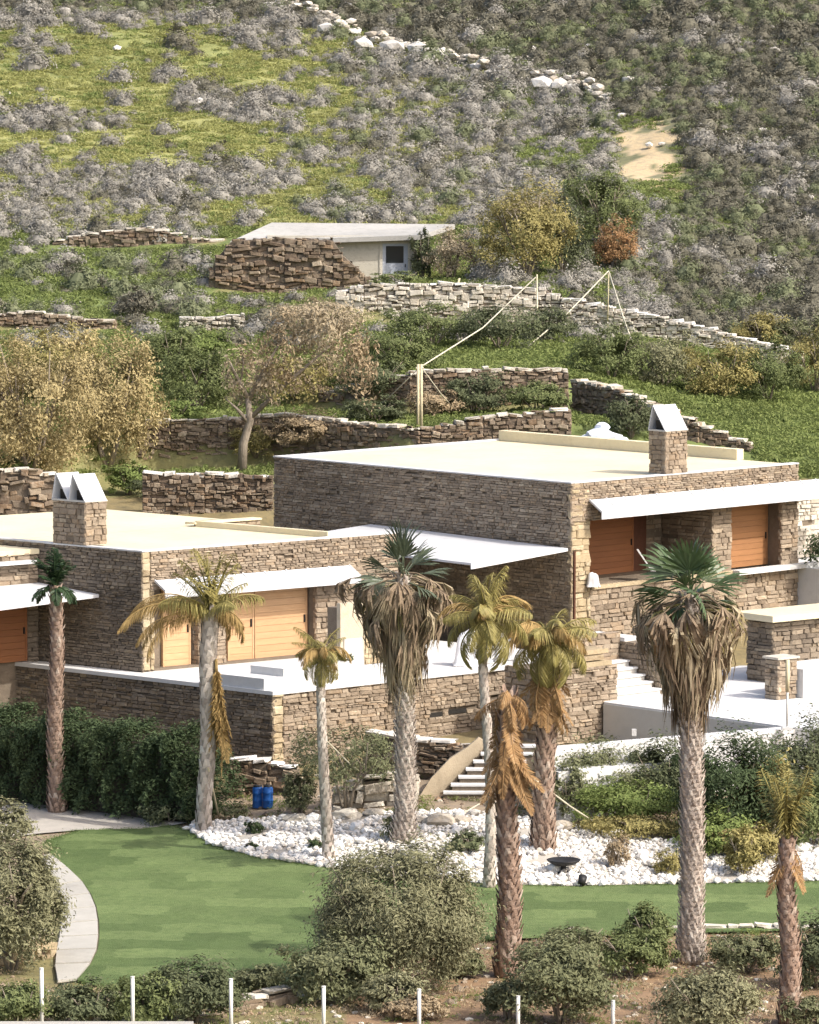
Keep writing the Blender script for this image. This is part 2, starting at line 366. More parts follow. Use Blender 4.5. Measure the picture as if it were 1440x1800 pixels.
def cover(px, py, Y):
    if Y < 121:
        if px > 620: return SOIL
        return mixc(SOIL, GREEN, .6)
    if Y < 137: return mixc(SOIL, (.3,.27,.22), .5)
    if Y < 172: return mixc(SOIL, GREEN, .4)
    if Y < 206:
        if px > 980: return LUSH if py > 640 else GREEN
        return mixc(GREEN, SOIL, .25)
    if ((px - 1135) / 46) ** 2 + ((py - 268) / 60) ** 2 < 1 or ((px - 1165) / 40) ** 2 + ((py - 340) / 26) ** 2 < 1: return SAND
    if py < ridge(px) or px > 1190: return mixc(FLOOR, GREEN, .35)
    if py > 400:
        return LUSH if px < 380 else mixc(GREEN, DRYG, .4)
    t = min(1, max(0, (px - 480) / 400))
    c = mixc(LIME, mixc(GREEN, FLOOR, .5), t)
    if px < 420 and py < 130: c = mixc(c, LUSH, .45)
    return c
def build_ground():
    pxs = np.concatenate([np.linspace(-1300, -120, 14), np.arange(-100, 1541, 10.0), np.linspace(1600, 2740, 14)])
    sub = []
    for k in range(len(ROWS) - 1):
        L_ = np.max(RY[k + 1] - RY[k]); n = 1 if L_ < 1.2 else int(min(60, max(1, L_ / (.6 if RY[k][3] > 90 and RY[k][3] < 300 else 12))))
        sub += [k + j / n for j in range(n)]
    sub.append(len(ROWS) - 1)
    V = []; Cc = []
    for s in sub:
        k = min(int(s), len(ROWS) - 2); t = s - k
        for px in pxs:
            Y = np.interp(px, CX, RY[k]) * (1 - t) + np.interp(px, CX, RY[k + 1]) * t
            z = np.interp(px, CX, RZ[k]) * (1 - t) + np.interp(px, CX, RZ[k + 1]) * t
            x = (px - 720) / FPX * max(Y, 5.0) * math.cos(PITCH)
            n_ = 0.10 * math.sin(x * .9 + Y * .37) * math.sin(Y * .61 - x * .3) * (1 if Y > 206 else .3 if Y > 172 else 0)
            V.append((x, Y, z + n_ - .02))
            a, b = proj((x, Y, z)) if Y > 60 else (px, 3000)
            w_ = 1.0 if b < 640 else .4
            a += w_ * (26 * math.sin(x * 1.3 + Y * .9) + 18 * math.sin(x * 2.9 - Y * 1.7) + R.uniform(-16, 16)); b += w_ * (13 * math.sin(x * .8 + 1.3 * Y) + 9 * math.sin(x * 2.3 + Y * 2.1) + R.uniform(-9, 9))
            Cc.append((*cover(a, b, Y), 1.0))
    n = len(pxs); m = len(sub)
    I = np.arange((m - 1) * n).reshape(m - 1, n)[:, :-1].ravel()
    F_ = np.stack([I, I + 1, I + n + 1, I + n], 1)
    me = np_mesh('ground', V, F_, smooth=True)
    ca = me.color_attributes.new('cover', 'FLOAT_COLOR', 'POINT')
    ca.data.foreach_set('color', np.array(Cc, dtype=np.float32).ravel())
    o = put('ground', me, M['ground']); setp(o, kind='structure')
build_ground()

def drape(name, outline, m, off=.03, spacing=.8, parent=None, kind='structure', thick=0.0):
    """a sheet laid on the ground inside an outline of surveyed points"""
    P2 = [(p.x, p.y) for p in outline]
    dens = []
    for i in range(len(P2)):
        a, b = Vector(P2[i]), Vector(P2[(i + 1) % len(P2)]); k = max(1, int((b - a).length / spacing))
        dens += [tuple(a.lerp(b, j / k)) for j in range(k)]
    def inside(x, y):
        c = False; j = len(P2) - 1
        for i in range(len(P2)):
            if (P2[i][1] > y) != (P2[j][1] > y) and x < (P2[j][0] - P2[i][0]) * (y - P2[i][1]) / (P2[j][1] - P2[i][1]) + P2[i][0]: c = not c
            j = i
        return c
    xs = [p[0] for p in P2]; ys = [p[1] for p in P2]
    inner = []
    y = min(ys)
    while y < max(ys):
        x = min(xs)
        while x < max(xs):
            if inside(x, y): inner.append((x, y))
            x += spacing
        y += spacing
    pts = [Vector(p) for p in dens + inner]; nb = len(dens)
    r = delaunay_2d_cdt(pts, [(i, (i + 1) % nb) for i in range(nb)], [list(range(nb))], 1, 1e-4)
    vs = [(p.x, p.y, gz(p.x, p.y) + off) for p in r[0]]
    me = bpy.data.meshes.new(name); me.from_pydata(vs, [], [tuple(f) for f in r[2]]); me.update()
    for p in me.polygons:
        if p.normal.z < 0: p.flip()
    me.polygons.foreach_set('use_smooth', [True] * len(me.polygons))
    o = put(name, me, m, parent)
    if kind: setp(o, kind=kind)
    return o

# ---------------------------------------------------------------- stone laying
def unit_stone(seed):
    r = random.Random(seed); j = lambda a: r.uniform(-a, a)
    vs = []
    for y, s in ((.5, .5), (-.25, .5), (-.5, .40)):
        for (x, z) in ((-1, -1), (1, -1), (1, 1), (-1, 1)):
            vs.append((x * s + j(.08), y + j(.07), z * s + j(.12)))
    fs = [(8, 9, 10, 11)]
    for a in (0, 4):
        for k in range(4):
            k2 = (k + 1) % 4; fs.append((a + k, a + k2, a + 4 + k2, a + 4 + k))
    return vs, fs
USTONE = [unit_stone(100 + i) for i in range(14)]
_stone_me = {}
def stone_mesh(i, m):
    key = (i, m.name)
    if key not in _stone_me:
        me = bpy.data.meshes.new('stone'); me.from_pydata(USTONE[i][0], [], USTONE[i][1]); me.update(); me.materials.append(m); _stone_me[key] = me
    return _stone_me[key]
def stone_face(P0, du, L_, z0, z1, nrm, ch=(.09, .2), sl=(.18, .6), holes=(), jit=.04, rng=None, top=None, miss=.015, roll=.03):
    """stones of one rubble face: list of (centre, dir, normal, length, height, depth, roll)"""
    rng = rng or R; out = []; z = z0
    while z < z1 - .03:
        h = rng.uniform(*ch); h = min(h, z1 - z)
        segs = [(0, L_)]
        for (a, b, c, d) in holes:
            if z + h > c + .02 and z < d - .02:
                ns = []
                for (s, e) in segs:
                    if b <= s or a >= e: ns.append((s, e)); continue
                    if a > s: ns.append((s, a))
                    if b < e: ns.append((b, e))
                segs = ns
        for (s, e) in segs:
            u = s
            while u < e - .02:
                l = min(rng.uniform(*sl) * (1.0 if rng.random() > .15 else 1.5), e - u)
                if e - u - l < .12: l = e - u
                zt = z + h
                if top is not None:
                    tz = top(u + l / 2)
                    if z > tz - .05: u += l; continue
                    zt = min(zt, tz)
                if rng.random() > miss:
                    zb = z
                    if roll > .05: zt += rng.uniform(-.35, .3) * h; zb += rng.uniform(-.25, .2) * h
                    d = .16; pr = rng.uniform(-jit * .5, jit)
                    c = Vector((P0[0], P0[1], 0)) + du * (u + l / 2) + nrm * (pr - d / 2); c.z = (zb + zt) / 2
                    out.append((c, du, nrm, max(l - (.018 if roll > .05 else .011), .05), max(zt - zb - (.014 if roll > .05 else .008), .03), d, rng.uniform(-roll, roll)))
                u += l
        z += h
    return out
def lay_stones(parent, stones, m, most=300, name='stone', m2=None):
    """the largest stones as parts, the rest as one part of kind stuff"""
    stones = sorted(stones, key=lambda s: -s[3] * s[4])
    w = world_loc(parent); rng = random.Random(len(stones))
    vs = []; fs = []
    for i, (c, du, n, l, h, d, ro) in enumerate(stones):
        k = rng.randrange(len(USTONE))
        up = Vector((0, 0, 1)) + du * ro; dd = du - Vector((0, 0, 1)) * ro
        if i < most:
            o = bpy.data.objects.new(name, stone_mesh(k, m)); COL.objects.link(o); o.parent = parent
            mt = Matrix((dd * l, -n * d, up * h)).transposed().to_4x4(); mt.translation = c - w
            o.matrix_local = mt
        else:
            b = len(vs)
            for (x, y, z) in USTONE[k][0]:
                q = c - w + dd * (x * l) - n * (y * d) + up * (z * h); vs.append(q[:])
            fs += [tuple(a + b for a in f) for f in USTONE[k][1]]
    if vs:
        me = bpy.data.meshes.new('rubble_stones'); me.from_pydata(vs, [], fs); me.update(); me.materials.append(m)
        o = bpy.data.objects.new('small_stones', me); COL.objects.link(o); o.parent = parent; o['kind'] = 'stuff'

def rock_mesh(name, seed, flat=.7, rough=.22, n=1):
    import bmesh
    bm = bmesh.new(); bmesh.ops.create_icosphere(bm, subdivisions=n, radius=.5)
    r = random.Random(seed)
    for v in bm.verts:
        v.co *= 1 + r.uniform(-rough, rough); v.co.z *= flat
    me = bpy.data.meshes.new(name); bm.to_mesh(me); bm.free()
    return me

WALLS = []
def near_wall(x, Y, d=1.6):
    for (ax, ay, bx, by) in WALLS:
        if min(ax, bx) - .3 < x < max(ax, bx) + .3:
            t = (x - ax) / (bx - ax) if abs(bx - ax) > .01 else .5
            wy = ay + (by - ay) * min(1, max(0, t))
            if -d < Y - wy < .6: return True
    return False
def dry_wall(name, label, pts, heights, m, cat='stone wall', group=None, thick=.5, cap=None, ch=(.06, .17), sl=(.1, .4), most=300, sink=.25, jit=.11, seed=1, miss=.03):
    """a rubble wall along surveyed base points; stones on the face towards the camera, cap stones along the top"""
    rng = random.Random(seed)
    base = Vector(pts[0]); t = thing(name, label, cat, base, group)
    core = MB(); stones = []; caps = []
    for i in range(len(pts) - 1):
        a, b = Vector(pts[i]), Vector(pts[i + 1]); ha, hb = heights[i], heights[i + 1]
        WALLS.append((a.x, a.y, b.x, b.y))
        d = Vector((b.x - a.x, b.y - a.y, 0)); Ls = d.length; d.normalize()
        n = Vector((d.y, -d.x, 0))
        if n.y > 0: n = -n
        if abs(n.y) < .15 and n.x > 0 and False: n = -n
        zb = min(a.z, b.z) - sink
        ta, tb = a.z + ha, b.z + hb
        bk = -n * thick; i0 = -n * .07
        A, B = Vector((a.x, a.y, 0)), Vector((b.x, b.y, 0))
        def q(p, z, off): v = p + off; return (v.x, v.y, z)
        core.hexa([q(A, zb, i0), q(B, zb, i0), q(B, zb, bk), q(A, zb, bk), q(A, ta - .06, i0), q(B, tb - .06, i0), q(B, tb - .06, bk), q(A, ta - .06, bk)])
        topf = lambda u, ta=ta, tb=tb, Ls=Ls: ta + (tb - ta) * u / Ls + rng.uniform(-.07, .07)
        stones += stone_face(a, d, Ls, zb + sink * .5, max(ta, tb), n, ch, sl, jit=jit, rng=rng, top=topf, miss=miss, roll=.2)
        stones += stone_face(Vector((a.x, a.y, 0)) - n * thick, d, Ls, max(ta, tb) - .5, max(ta, tb), -n, ch, sl, jit=jit * .5, rng=rng, top=topf, miss=miss, roll=.1)
        if cap:
            u = 0
            while u < Ls:
                l = rng.uniform(.3, .8); l = min(l, Ls - u)
                if l < .1: break
                c = A + d * (u + l / 2) - n * (thick * .5 - .03); c.z = ta + (tb - ta) * (u + l / 2) / Ls + rng.uniform(-.05, .05)
                caps.append((c, d, n, l - .03, rng.uniform(.05, .16), thick + rng.uniform(-.12, .12), rng.uniform(-.12, .12))); u += l
    core.build('wall_core', M['mortar'], t)
    if cap: lay_stones(t, caps, cap, most=200, name='cap_stone')
    lay_stones(t, stones, m, most=max(60, most - len(caps)))
    return t

# ---------------------------------------------------------------- house frames (u = along the sunlit face, v = along the shaded face)
class Frame:
    def __init__(s, O, ua, va):
        s.O = Vector((O[0], O[1], 0)); s.U = Vector((math.cos(math.radians(ua)), math.sin(math.radians(ua)), 0))
        s.V = Vector((math.cos(math.radians(va)), math.sin(math.radians(va)), 0))
        s.nU = Vector((s.U.y, -s.U.x, 0)); s.nV = Vector((-s.V.y, s.V.x, 0))      # outward normals of the u-face and the v-face
        if s.nV.x > 0: s.nV = -s.nV
    def p(s, u, v, z): q = s.O + s.U * u + s.V * v; return Vector((q.x, q.y, z))
    def uv(s, P):
        d = P - s.O; det = s.U.x * s.V.y - s.U.y * s.V.x
        return ((d.x * s.V.y - d.y * s.V.x) / det, (s.U.x * d.y - s.U.y * d.x) / det)
    def on_v(s, px, py, v):      # pixel on the plane v = const -> (u, z)
        d = ray(px, py); o = s.O + s.V * v; n = s.nU
        t = (o.x * n.x + o.y * n.y) / (d[0] * n.x + d[1] * n.y)
        P = Vector((t * d[0], t * d[1], ZC + t * d[2])); return s.uv(P)[0], P.z
    def on_u(s, px, py, u):
        d = ray(px, py); o = s.O + s.U * u; n = s.nV
        t = (o.x * n.x + o.y * n.y) / (d[0] * n.x + d[1] * n.y)
        P = Vector((t * d[0], t * d[1], ZC + t * d[2])); return s.uv(P)[1], P.z
    def box(s, mb, u0, u1, v0, v1, z0, z1):
        mb.hexa([s.p(u0, v0, z0), s.p(u1, v0, z0), s.p(u1, v1, z0), s.p(u0, v1, z0), s.p(u0, v0, z1), s.p(u1, v0, z1), s.p(u1, v1, z1), s.p(u0, v1, z1)])
    def obox(s, name, m, parent, *a):
        mb = MB(); s.box(mb, *a); return mb.build(name, m, parent)
    def uface(s, u0, u1, z0, z1, v=0, holes=(), **k):      # stones on the plane v, facing -v
        return stone_face(s.p(u0, v, 0), s.U, u1 - u0, z0, z1, s.nU, holes=[(a - u0, b - u0, c, d) for a, b, c, d in holes], **k)
    def vface(s, v0, v1, z0, z1, u=0, holes=(), **k):
        return stone_face(s.p(u, v0, 0), s.V, v1 - v0, z0, z1, s.nV, holes=[(a - v0, b - v0, c, d) for a, b, c, d in holes], **k)

def shutter(F, parent, u0, u1, z0, z1, v, m, label=None):
    """a wooden panel of horizontal boards in a frame"""
    t = F.obox('shutter', m, parent, u0, u1, v + .03, v + .07, z0, z1)
    if label: t['label'] = label
    for a, b in ((u0, u0 + .06), (u1 - .06, u1)): F.obox('stile', m, t, a, b, v - .012, v + .029, z0, z1)
    F.obox('handle', M['blackmetal'], t, u1 - .14, u1 - .11, v - .05, v - .001, z0 + (z1 - z0) * .42, z0 + (z1 - z0) * .52)
    n = max(3, int((z1 - z0) / .19)); st = (z1 - z0) / n
    for i in range(n):
        F.obox('board', m, t, u0 + .062, u1 - .062, v, v + .03, z0 + i * st + .004, z0 + (i + 1) * st - .004)
    return t

def canopy(F, parent, u0, u1, va, za, vb, zb, label=None, m=None, seam=.8):
    """sloping white sheet from the wall (va, za) out to its edge (vb, zb), with fascia and standing seams"""
    m = m or M['metal']
    mb = MB(); th = .05
    mb.hexa([F.p(u0, vb, zb - th), F.p(u1, vb, zb - th), F.p(u1, va, za - th), F.p(u0, va, za - th), F.p(u0, vb, zb), F.p(u1, vb, zb), F.p(u1, va, za), F.p(u0, va, za)])
    c = mb.build('canopy', m, parent)
    if label: c['label'] = label
    F.obox('fascia', m, c, u0 - .01, u1 + .01, vb - .04, vb - .003, zb - .26, zb + .012)
    n = int((u1 - u0) / seam)
    for i in range(n + 1):
        u = u0 + (u1 - u0) * i / n; s = MB(); w = .03
        a, b = min(u + w, u1), max(u - w, u0)
        s.hexa([F.p(b, vb + .01, zb + .003), F.p(a, vb + .01, zb + .003), F.p(a, va - .01, za + .003), F.p(b, va - .01, za + .003),
                F.p(b, vb + .01, zb + .028), F.p(a, vb + .01, zb + .028), F.p(a, va - .01, za + .028), F.p(b, va - .01, za + .028)])
        s.build('seam', m, c)
    return c

def chimney(F, parent, u0, u1, v0, v1, z0, z1, n_cowl, along_v=True, seed=3):
    rng = random.Random(seed)
    c = F.obox('chimney', M['mortar'], parent, u0 + .05, u1 - .05, v0 + .05, v1 - .05, z0, z1)
    st = F.uface(u0, u1, z0, z1, v=v0, rng=rng, sl=(.15, .35), jit=.02) + F.vface(v0, v1, z0, z1, u=u0, rng=rng, sl=(.15, .4), jit=.02)
    lay_stones(c, st, M['stone_up'], most=300)
    F.obox('chimney_cap', M['greyplaster'], c, u0 - .01, u1 + .01, v0 - .01, v1 + .01, z1, z1 + .05)
    w = (v1 - v0) / n_cowl
    for i in range(n_cowl):
        a = v0 + i * w + .02; b = a + w - .04; zt = z1 + .05; hh = .8; mid = a + (b - a) * .68
        mb = MB(); th = .035
        for (p0, p1) in ((a, mid + .05), (b, mid + .05)):
            mb.hexa([F.p(u0, p0, zt), F.p(u1, p0, zt), F.p(u1, p0 + th, zt), F.p(u0, p0 + th, zt),
                     F.p(u0, p1, zt + hh), F.p(u1, p1, zt + hh), F.p(u1, p1 + th, zt + hh), F.p(u0, p1 + th, zt + hh)])
        mb.build('cowl', M['metal'], c)
        F.obox('cowl_shade', M['dark'], c, u0 + .12, u1 - .12, a + w * .28, b - w * .28, zt - .01, zt + .3)  # dark box added so the inside of the cowl looks shaded
    return c

# ---------------------------------------------------------------- upper house
ZR = 16.83
FU = Frame((5.28, 152.0), 44.4, 132.9)
ULEN, VLEN = 11.3, 14.75
def upper_house():
    rng = random.Random(5)
    t = thing('stone_house', 'upper brown stone house with a wide cream flat roof and one chimney', 'house', FU.p(0, 0, 11.0))
    zf = 13.38
    # levels from the photo
    uP1 = FU.on_v(1038, 950, 0)[0]; uP2a = FU.on_v(1253, 950, 0)[0]; uP2b = FU.on_v(1287, 950, 0)[0]; uP3 = FU.on_v(1374, 950, 0)[0]
    zlint = FU.on_v(1150, 905, 0)[1]
    dep = 2.4
    core = MB()
    FU.box(core, .08, .6, .08, VLEN, 9.5, ZR - .03)                         # shaded side wall
    FU.box(core, .6, ULEN, .08, .6, zlint, ZR - .03)                         # lintel band
    FU.box(core, .6, uP1 - .06, .08, 1.0, 9.5, zlint)                        # corner pillar
    FU.box(core, uP2a + .06, uP2b - .06, .08, dep, 9.5, zlint)               # middle pillar and side of the loggia
    FU.box(core, uP3 + .06, ULEN, .08, 3.0, 9.5, zlint)
    FU.box(core, .6, uP2a + .06, dep, dep + .3, 9.5, zlint)                  # back of the loggia
    FU.box(core, uP2b - .06, uP3 + .06, .8, 1.1, 9.5, zlint)
    FU.box(core, ULEN - .5, ULEN, 3.0, VLEN, 9.5, ZR - .03); FU.box(core, .6, ULEN - .5, VLEN - .5, VLEN, 9.5, ZR - .03)
    FU.box(core, .63, uP2a + .06, .59, dep, zf - .3, zf - .003); FU.box(core, .6, uP2a + .06, .6, dep, zlint, zlint + .1); FU.box(core, .62, ULEN - .02, .1, .58, 9.5, zf - .05)
    core.build('wall', M['mortar'], t)
    lay_stones(t, FU.vface(.0, VLEN, 11.8, ZR, u=0, rng=rng, jit=.024, ch=(.05, .13), sl=(.10, .40), miss=.03) , M['stone_up'], most=200)
    st = FU.uface(0, ULEN, zlint, ZR, rng=rng, jit=.02, ch=(.05, .12), sl=(.12, .42)) + FU.uface(uP2a, uP2b, zf, zlint, rng=rng, jit=.03) + FU.uface(uP3, ULEN, zf, zlint, rng=rng, jit=.03)
    st += FU.vface(0.0, dep, zf, zlint, u=uP2a, rng=rng, jit=.03) + FU.uface(uP1, uP2a, zf, zlint, v=dep, rng=rng, jit=.03, holes=[(FU.on_v(1040, 950, dep)[0] - 2, FU.on_v(1133, 950, dep)[0], zf, zlint)])
    st += FU.uface(uP1, ULEN, 9.8, zf, v=0, rng=rng, jit=.04)
    lay_stones(t, st, M['stone_up'], most=60)
    lay_stones(t, FU.uface(0, uP1, 9.8, ZR, rng=rng, jit=.06, ch=(.10, .28), sl=(.25, .8)), M['quoin'], most=60, name='quoin')
    # roof
    roof = FU.obox('roof', M['cream'], t, .12, ULEN - .12, .12, VLEN - .12, ZR - .12, ZR - .015)
    e = MB()
    FU.box(e, 0, ULEN, 0, .28, ZR - .01, ZR + .035); FU.box(e, 0, .28, .283, VLEN, ZR - .01, ZR + .035); FU.box(e, .283, ULEN, VLEN - .28, VLEN, ZR - .01, ZR + .035)
    e.build('coping', M['white'], roof)
    k = MB(); FU.box(k, ULEN - .35, ULEN, 2.6, VLEN - .283, ZR - .01, ZR + .36); k.build('kerb', M['cream'], roof)
    # shutters and the dark strips beside them
    ua, ub = FU.on_v(1040, 950, dep)[0], FU.on_v(1110, 950, dep)[0]; uc = FU.on_v(1133, 950, dep)[0]
    shutter(FU, t, ua - .9, ub, zf, zlint - .02, dep - .1, M['wood_shade'], 'shade-darkened wooden shutter at the back of the shaded loggia')
    FU.obox('door', M['darkbrown'], t, ub + .02, uc, dep - .09, dep - .03, zf, zlint - .02)  # dark strip for the shaded edge of the opened panel, no second door
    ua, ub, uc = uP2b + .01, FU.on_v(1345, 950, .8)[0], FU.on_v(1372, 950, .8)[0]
    shutter(FU, t, ua, ub, zf, zlint - .02, .68, M['wood_part_shade'], 'orange wooden shutter right of the stone pillar')
    FU.obox('door', M['wood_shade'], t, ub + .02, uc + .25, .70, .76, zf, zlint - .02)  # dark strip standing in for the shaded side of the recess
    FU.obox('threshold', M['quoin'], t, uP1 + .02, uP2b, -.06, .07, zf - .1, zf + .03); FU.obox('threshold', M['white'], t, uP2b + .01, ULEN + 3, -.35, .07, zf - .12, zf + .03)
    # canopy over the doors
    za = FU.on_v(1150, 868, 0)[1]
    canopy(FU, t, uP1 - .12, ULEN + 3.2, -.06, za, -.62, za - .34, 'long white sheet canopy over the shutters')
    # nook canopy on the shaded side
    uK, vK = 0, FU.on_u(1000, 962, 0)[0]
    zt = FU.on_u(1000, 962, 0)[1]
    mb = MB(); L1, L2 = 9.5, 4.6
    tip = FU.p(-.08, vK, zt - .02)
    bk = FU.p(-.08, vK + L1, zt + .10); fr = FU.p(-L2, vK - .05, zt - .18); far = FU.p(-L2, vK + L1, zt - .12)
    P = [fr, tip, bk, far]
    mb.hexa([(p.x, p.y, p.z - .07) for p in P] + [p[:] for p in P])
    c = mb.build('canopy', M['metal'], t); c['label'] = 'white sheet canopy on the shaded side wall'
    f = MB(); d = Vector((0, 0, .2)); o_ = FU.V * -.04
    f.hexa([fr - d + o_, tip - d * .5 + o_, tip - d * .5, fr - d, fr + o_, tip + o_, tip, fr]); f.build('fascia', M['metal'], c)
    FU.obox('downpipe', M['darkbrown'], t, -.09, -.02, vK - .35, vK - .28, 12.4, zt - .1)
    FU.obox('terrace_floor', M['white'], t, ULEN + .01, ULEN + 6, -1.6, 1.9, 9.8, zf - .12)
    w = FU.obox('garden_wall', M['mortar'], t, ULEN + .02, ULEN + 6, 2.0, 2.4, 10, zf + 2.5)
    lay_stones(w, FU.uface(ULEN + .02, ULEN + 6, zf - .1, zf + 2.55, v=1.92, rng=rng, jit=.05), M['palestone'], most=80)
    # chimney
    u0 = FU.on_v(1170, 822, 0)[0]
    chimney(FU, t, u0, u0 + 1.1, .0, .8, ZR + .04, ZR + 1.45, 1, seed=9)
upper_house()

# ---------------------------------------------------------------- lower house
ZL = 15.5
FL = Frame((-8.21, 143.0), 37.2, 139.5)
def lower_house():
    rng = random.Random(6)
    zf = 11.82; UL = 9.9; VL = 13.5
    t = thing('stone_house', 'lower stone house with cream roof, twin chimney and orange shutters', 'house', FL.p(0, 0, 11.0))
    u1 = FL.on_v(272, 1080, 0)[0]; u2 = FL.on_v(556, 1080, 0)[0]
    zl = FL.on_v(300, 1036, 0)[1] + .02; dep = .38
    uw = FL.on_v(597, 950, 0)[0]
    core = MB()
    FL.box(core, .08, .5, .08, VL, 9.5, ZL - .03); FL.box(core, .5, UL, .08, .5, zl, ZL - .06); FL.box(core, u2 + .06, UL, .08, .5, 9.5, zl)
    FL.box(core, .5, u1 - .05, .08, .5, 9.5, zl); FL.box(core, u1 - .05, u2 + .06, dep + .1, dep + .4, 9.5, zl)
    FL.box(core, UL - .5, UL, .5, VL, 9.5, ZL - .7); FL.box(core, .5, UL, VL - .4, VL, 9.5, ZL - .7)
    FL.box(core, u1 - .05, u2 + .06, .1, dep + .1, zf - .4, zf + .02)
    core.build('wall', M['mortar'], t)
    lay_stones(t, FL.vface(0, VL, 11.3, ZL, rng=rng, jit=.02, ch=(.05, .12), sl=(.12, .42)), M['stone_shade'], most=170)
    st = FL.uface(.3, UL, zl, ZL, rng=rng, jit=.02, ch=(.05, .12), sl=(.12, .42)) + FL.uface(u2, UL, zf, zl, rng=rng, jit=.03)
    lay_stones(t, st, M['stone_up'], most=70)
    lay_stones(t, FL.uface(0, .3, zf, ZL, rng=rng, jit=.03, ch=(.14, .3), sl=(.3, .4)) + FL.uface(.3, u1, zf, zl, rng=rng, jit=.03), M['quoin'], most=60, name='quoin')
    # roof: main sheet, sunken well on the right with a stone back face
    vw = 6.0
    roof = MB()
    FL.box(roof, .1, uw, .1, vw, ZL - .12, ZL - .015); FL.box(roof, .1, UL, vw + .1, VL - .1, ZL - .12, ZL - .018)
    FL.box(roof, uw, UL, .1, vw + .1, ZL - .75, ZL - .62)
    r = roof.build('roof', M['cream'], t)
    e = MB(); FL.box(e, 0, UL, 0, .26, ZL - .01, ZL + .035); FL.box(e, 0, .26, .263, VL, ZL - .01, ZL + .035); e.build('coping', M['white'], r)
    k = MB(); FL.box(k, uw - .22, uw, .263, vw - .003, ZL - .62, ZL + .17); k.build('kerb', M['cream'], r)
    w = FL.obox('roof_wall', M['mortar'], t, uw + .002, UL, vw + .02, vw + .3, ZL - .7, ZL + .06)
    lay_stones(w, FL.uface(uw, UL, ZL - .62, ZL + .09, v=vw, rng=rng, jit=.02, ch=(.07, .16)), M['stone_up'], most=120)
    FL.obox('coping', M['cream'], w, uw - .3, UL, vw - .06, vw + .34, ZL + .07, ZL + .13)
    pp = MB(); pz = ZL + .03; pp.tube([FL.p(uw + .2, vw + .9, pz), FL.p(uw + 1.4, vw + 1.1, pz), FL.p(uw + 2.2, vw + .7, pz), FL.p(UL - .2, vw + .5, pz)], .035, 6); pp.build('pipe', M['soilpot'], r, True)
    for (a_, b_) in ((2.2, 4.6), (4.4, 8.2)):
        vp = MB(); vp.tube([FL.p(a_, b_, ZL - .015), FL.p(a_, b_, ZL + .22)], .06, 8); vp.build('vent_pipe', M['greyplaster'], r, True)
    # shutters in their recess: single panel, stone pier, then the wide pair
    ztop = zl - .02
    a, b = FL.on_v(286, 1100, dep)[0], FL.on_v(335, 1100, dep)[0]
    shutter(FL, t, a, b, zf, ztop, dep, M['wood'], 'orange wooden shutter left of the feathery palm')
    pa, pb = FL.on_v(350, 1100, .1)[0], FL.on_v(398, 1100, .1)[0]
    FL.obox('pier', M['mortar'], t, pa + .06, pb - .06, .16, dep + .12, zf, zl)
    lay_stones(t, FL.uface(pa, pb, zf, zl, v=.1, rng=rng, jit=.03) + FL.vface(.1, dep + .1, zf, zl, u=pa, rng=rng, jit=.02, sl=(.1, .3)), M['stone_up'], most=30)
    c1, c2, c3 = FL.on_v(400, 1100, dep)[0], FL.on_v(447, 1100, dep)[0], FL.on_v(540, 1100, dep)[0]
    shutter(FL, t, c1, c2 - .015, zf, ztop, dep, M['wood'], 'orange wooden shutter, left leaf of the wide pair')
    shutter(FL, t, c2 + .015, c3, zf, ztop, dep, M['wood'], 'orange wooden shutter, wide right leaf of the pair')
    FL.obox('door', M['darkbrown'], t, c3 + .03, u2 + .3, dep + .02, dep + .08, zf, ztop)  # dark strip in place of the shaded reveal, not a door leaf
    FL.obox('door_post', M['wood_shade'], t, c3 + .12, c3 + .22, dep - .06, dep + .0, zf, ztop)
    # canopy
    za = FL.on_v(450, 1006, 0)[1]
    ue = FL.on_v(612, 1000, 0)[0]
    canopy(FL, t, u1 - .06, ue, -.06, za, -.5, za - .27, 'white sheet canopy over the orange shutters')
    # twin chimney on the shaded edge
    v0 = FL.on_u(150, 955, 0)[0]; v1 = FL.on_u(92, 950, 0)[0]
    chimney(FL, t, .0, .82, v0, v1, ZL + .04, ZL + 1.38, 2, seed=4)
    # left wing beyond the shaded wall
    vW = FL.on_u(70, 1000, 0)[0]
    wing = FL.obox('wing', M['mortar'], t, -9, -.02, vW + .08, vW + 5, 9.5, ZL - .35)
    zc = FL.on_v(30, 988, vW)[1]
    lay_stones(wing, FL.uface(-8, -.05, zf + 2.2, ZL - .3, v=vW, rng=rng, jit=.03), M['stone_up'], most=120)
    FL.obox('roof', M['cream'], wing, -9, -.03, vW - .02, vW + 5, ZL - .34, ZL - .18)
    FL.obox('upstand', M['cream'], wing, -9, -.3, vW + 3.0, vW + 3.4, ZL - .17, ZL + .25)
    FL.obox('ledge', M['white'], wing, -9, -.4, vW - .35, vW - .003, zc - .05, zc + .05)
    a, b = FL.on_v(-60, 1110, vW)[0], FL.on_v(45, 1110, vW)[0]
    shutter(FL, wing, a, b, zf, zf + 2.05, vW - .06, M['wood_shade'], 'shade-darkened orange shutter under the left canopy')
    lay_stones(wing, FL.uface(b + .05, -.05, zf - .1, zf + 2.2, v=vW, rng=rng, jit=.03), M['stone_shade'], most=60)
    vK, zK = FL.on_u(176, 1043, 0)
    mb = MB(); P = [FL.p(-6.5, vK - .05, zK - .2), FL.p(-.08, vK, zK - .02), FL.p(-.08, vW - .05, zK + .16), FL.p(-6.5, vW - .05, zK + .1)]
    mb.hexa([(p.x, p.y, p.z - .07) for p in P] + [p[:] for p in P]); c = mb.build('canopy', M['metal'], t); c['label'] = 'white sheet canopy at the left edge beside the shaded wall'
    f = MB(); d = Vector((0, 0, .2)); o_ = FL.V * -.04
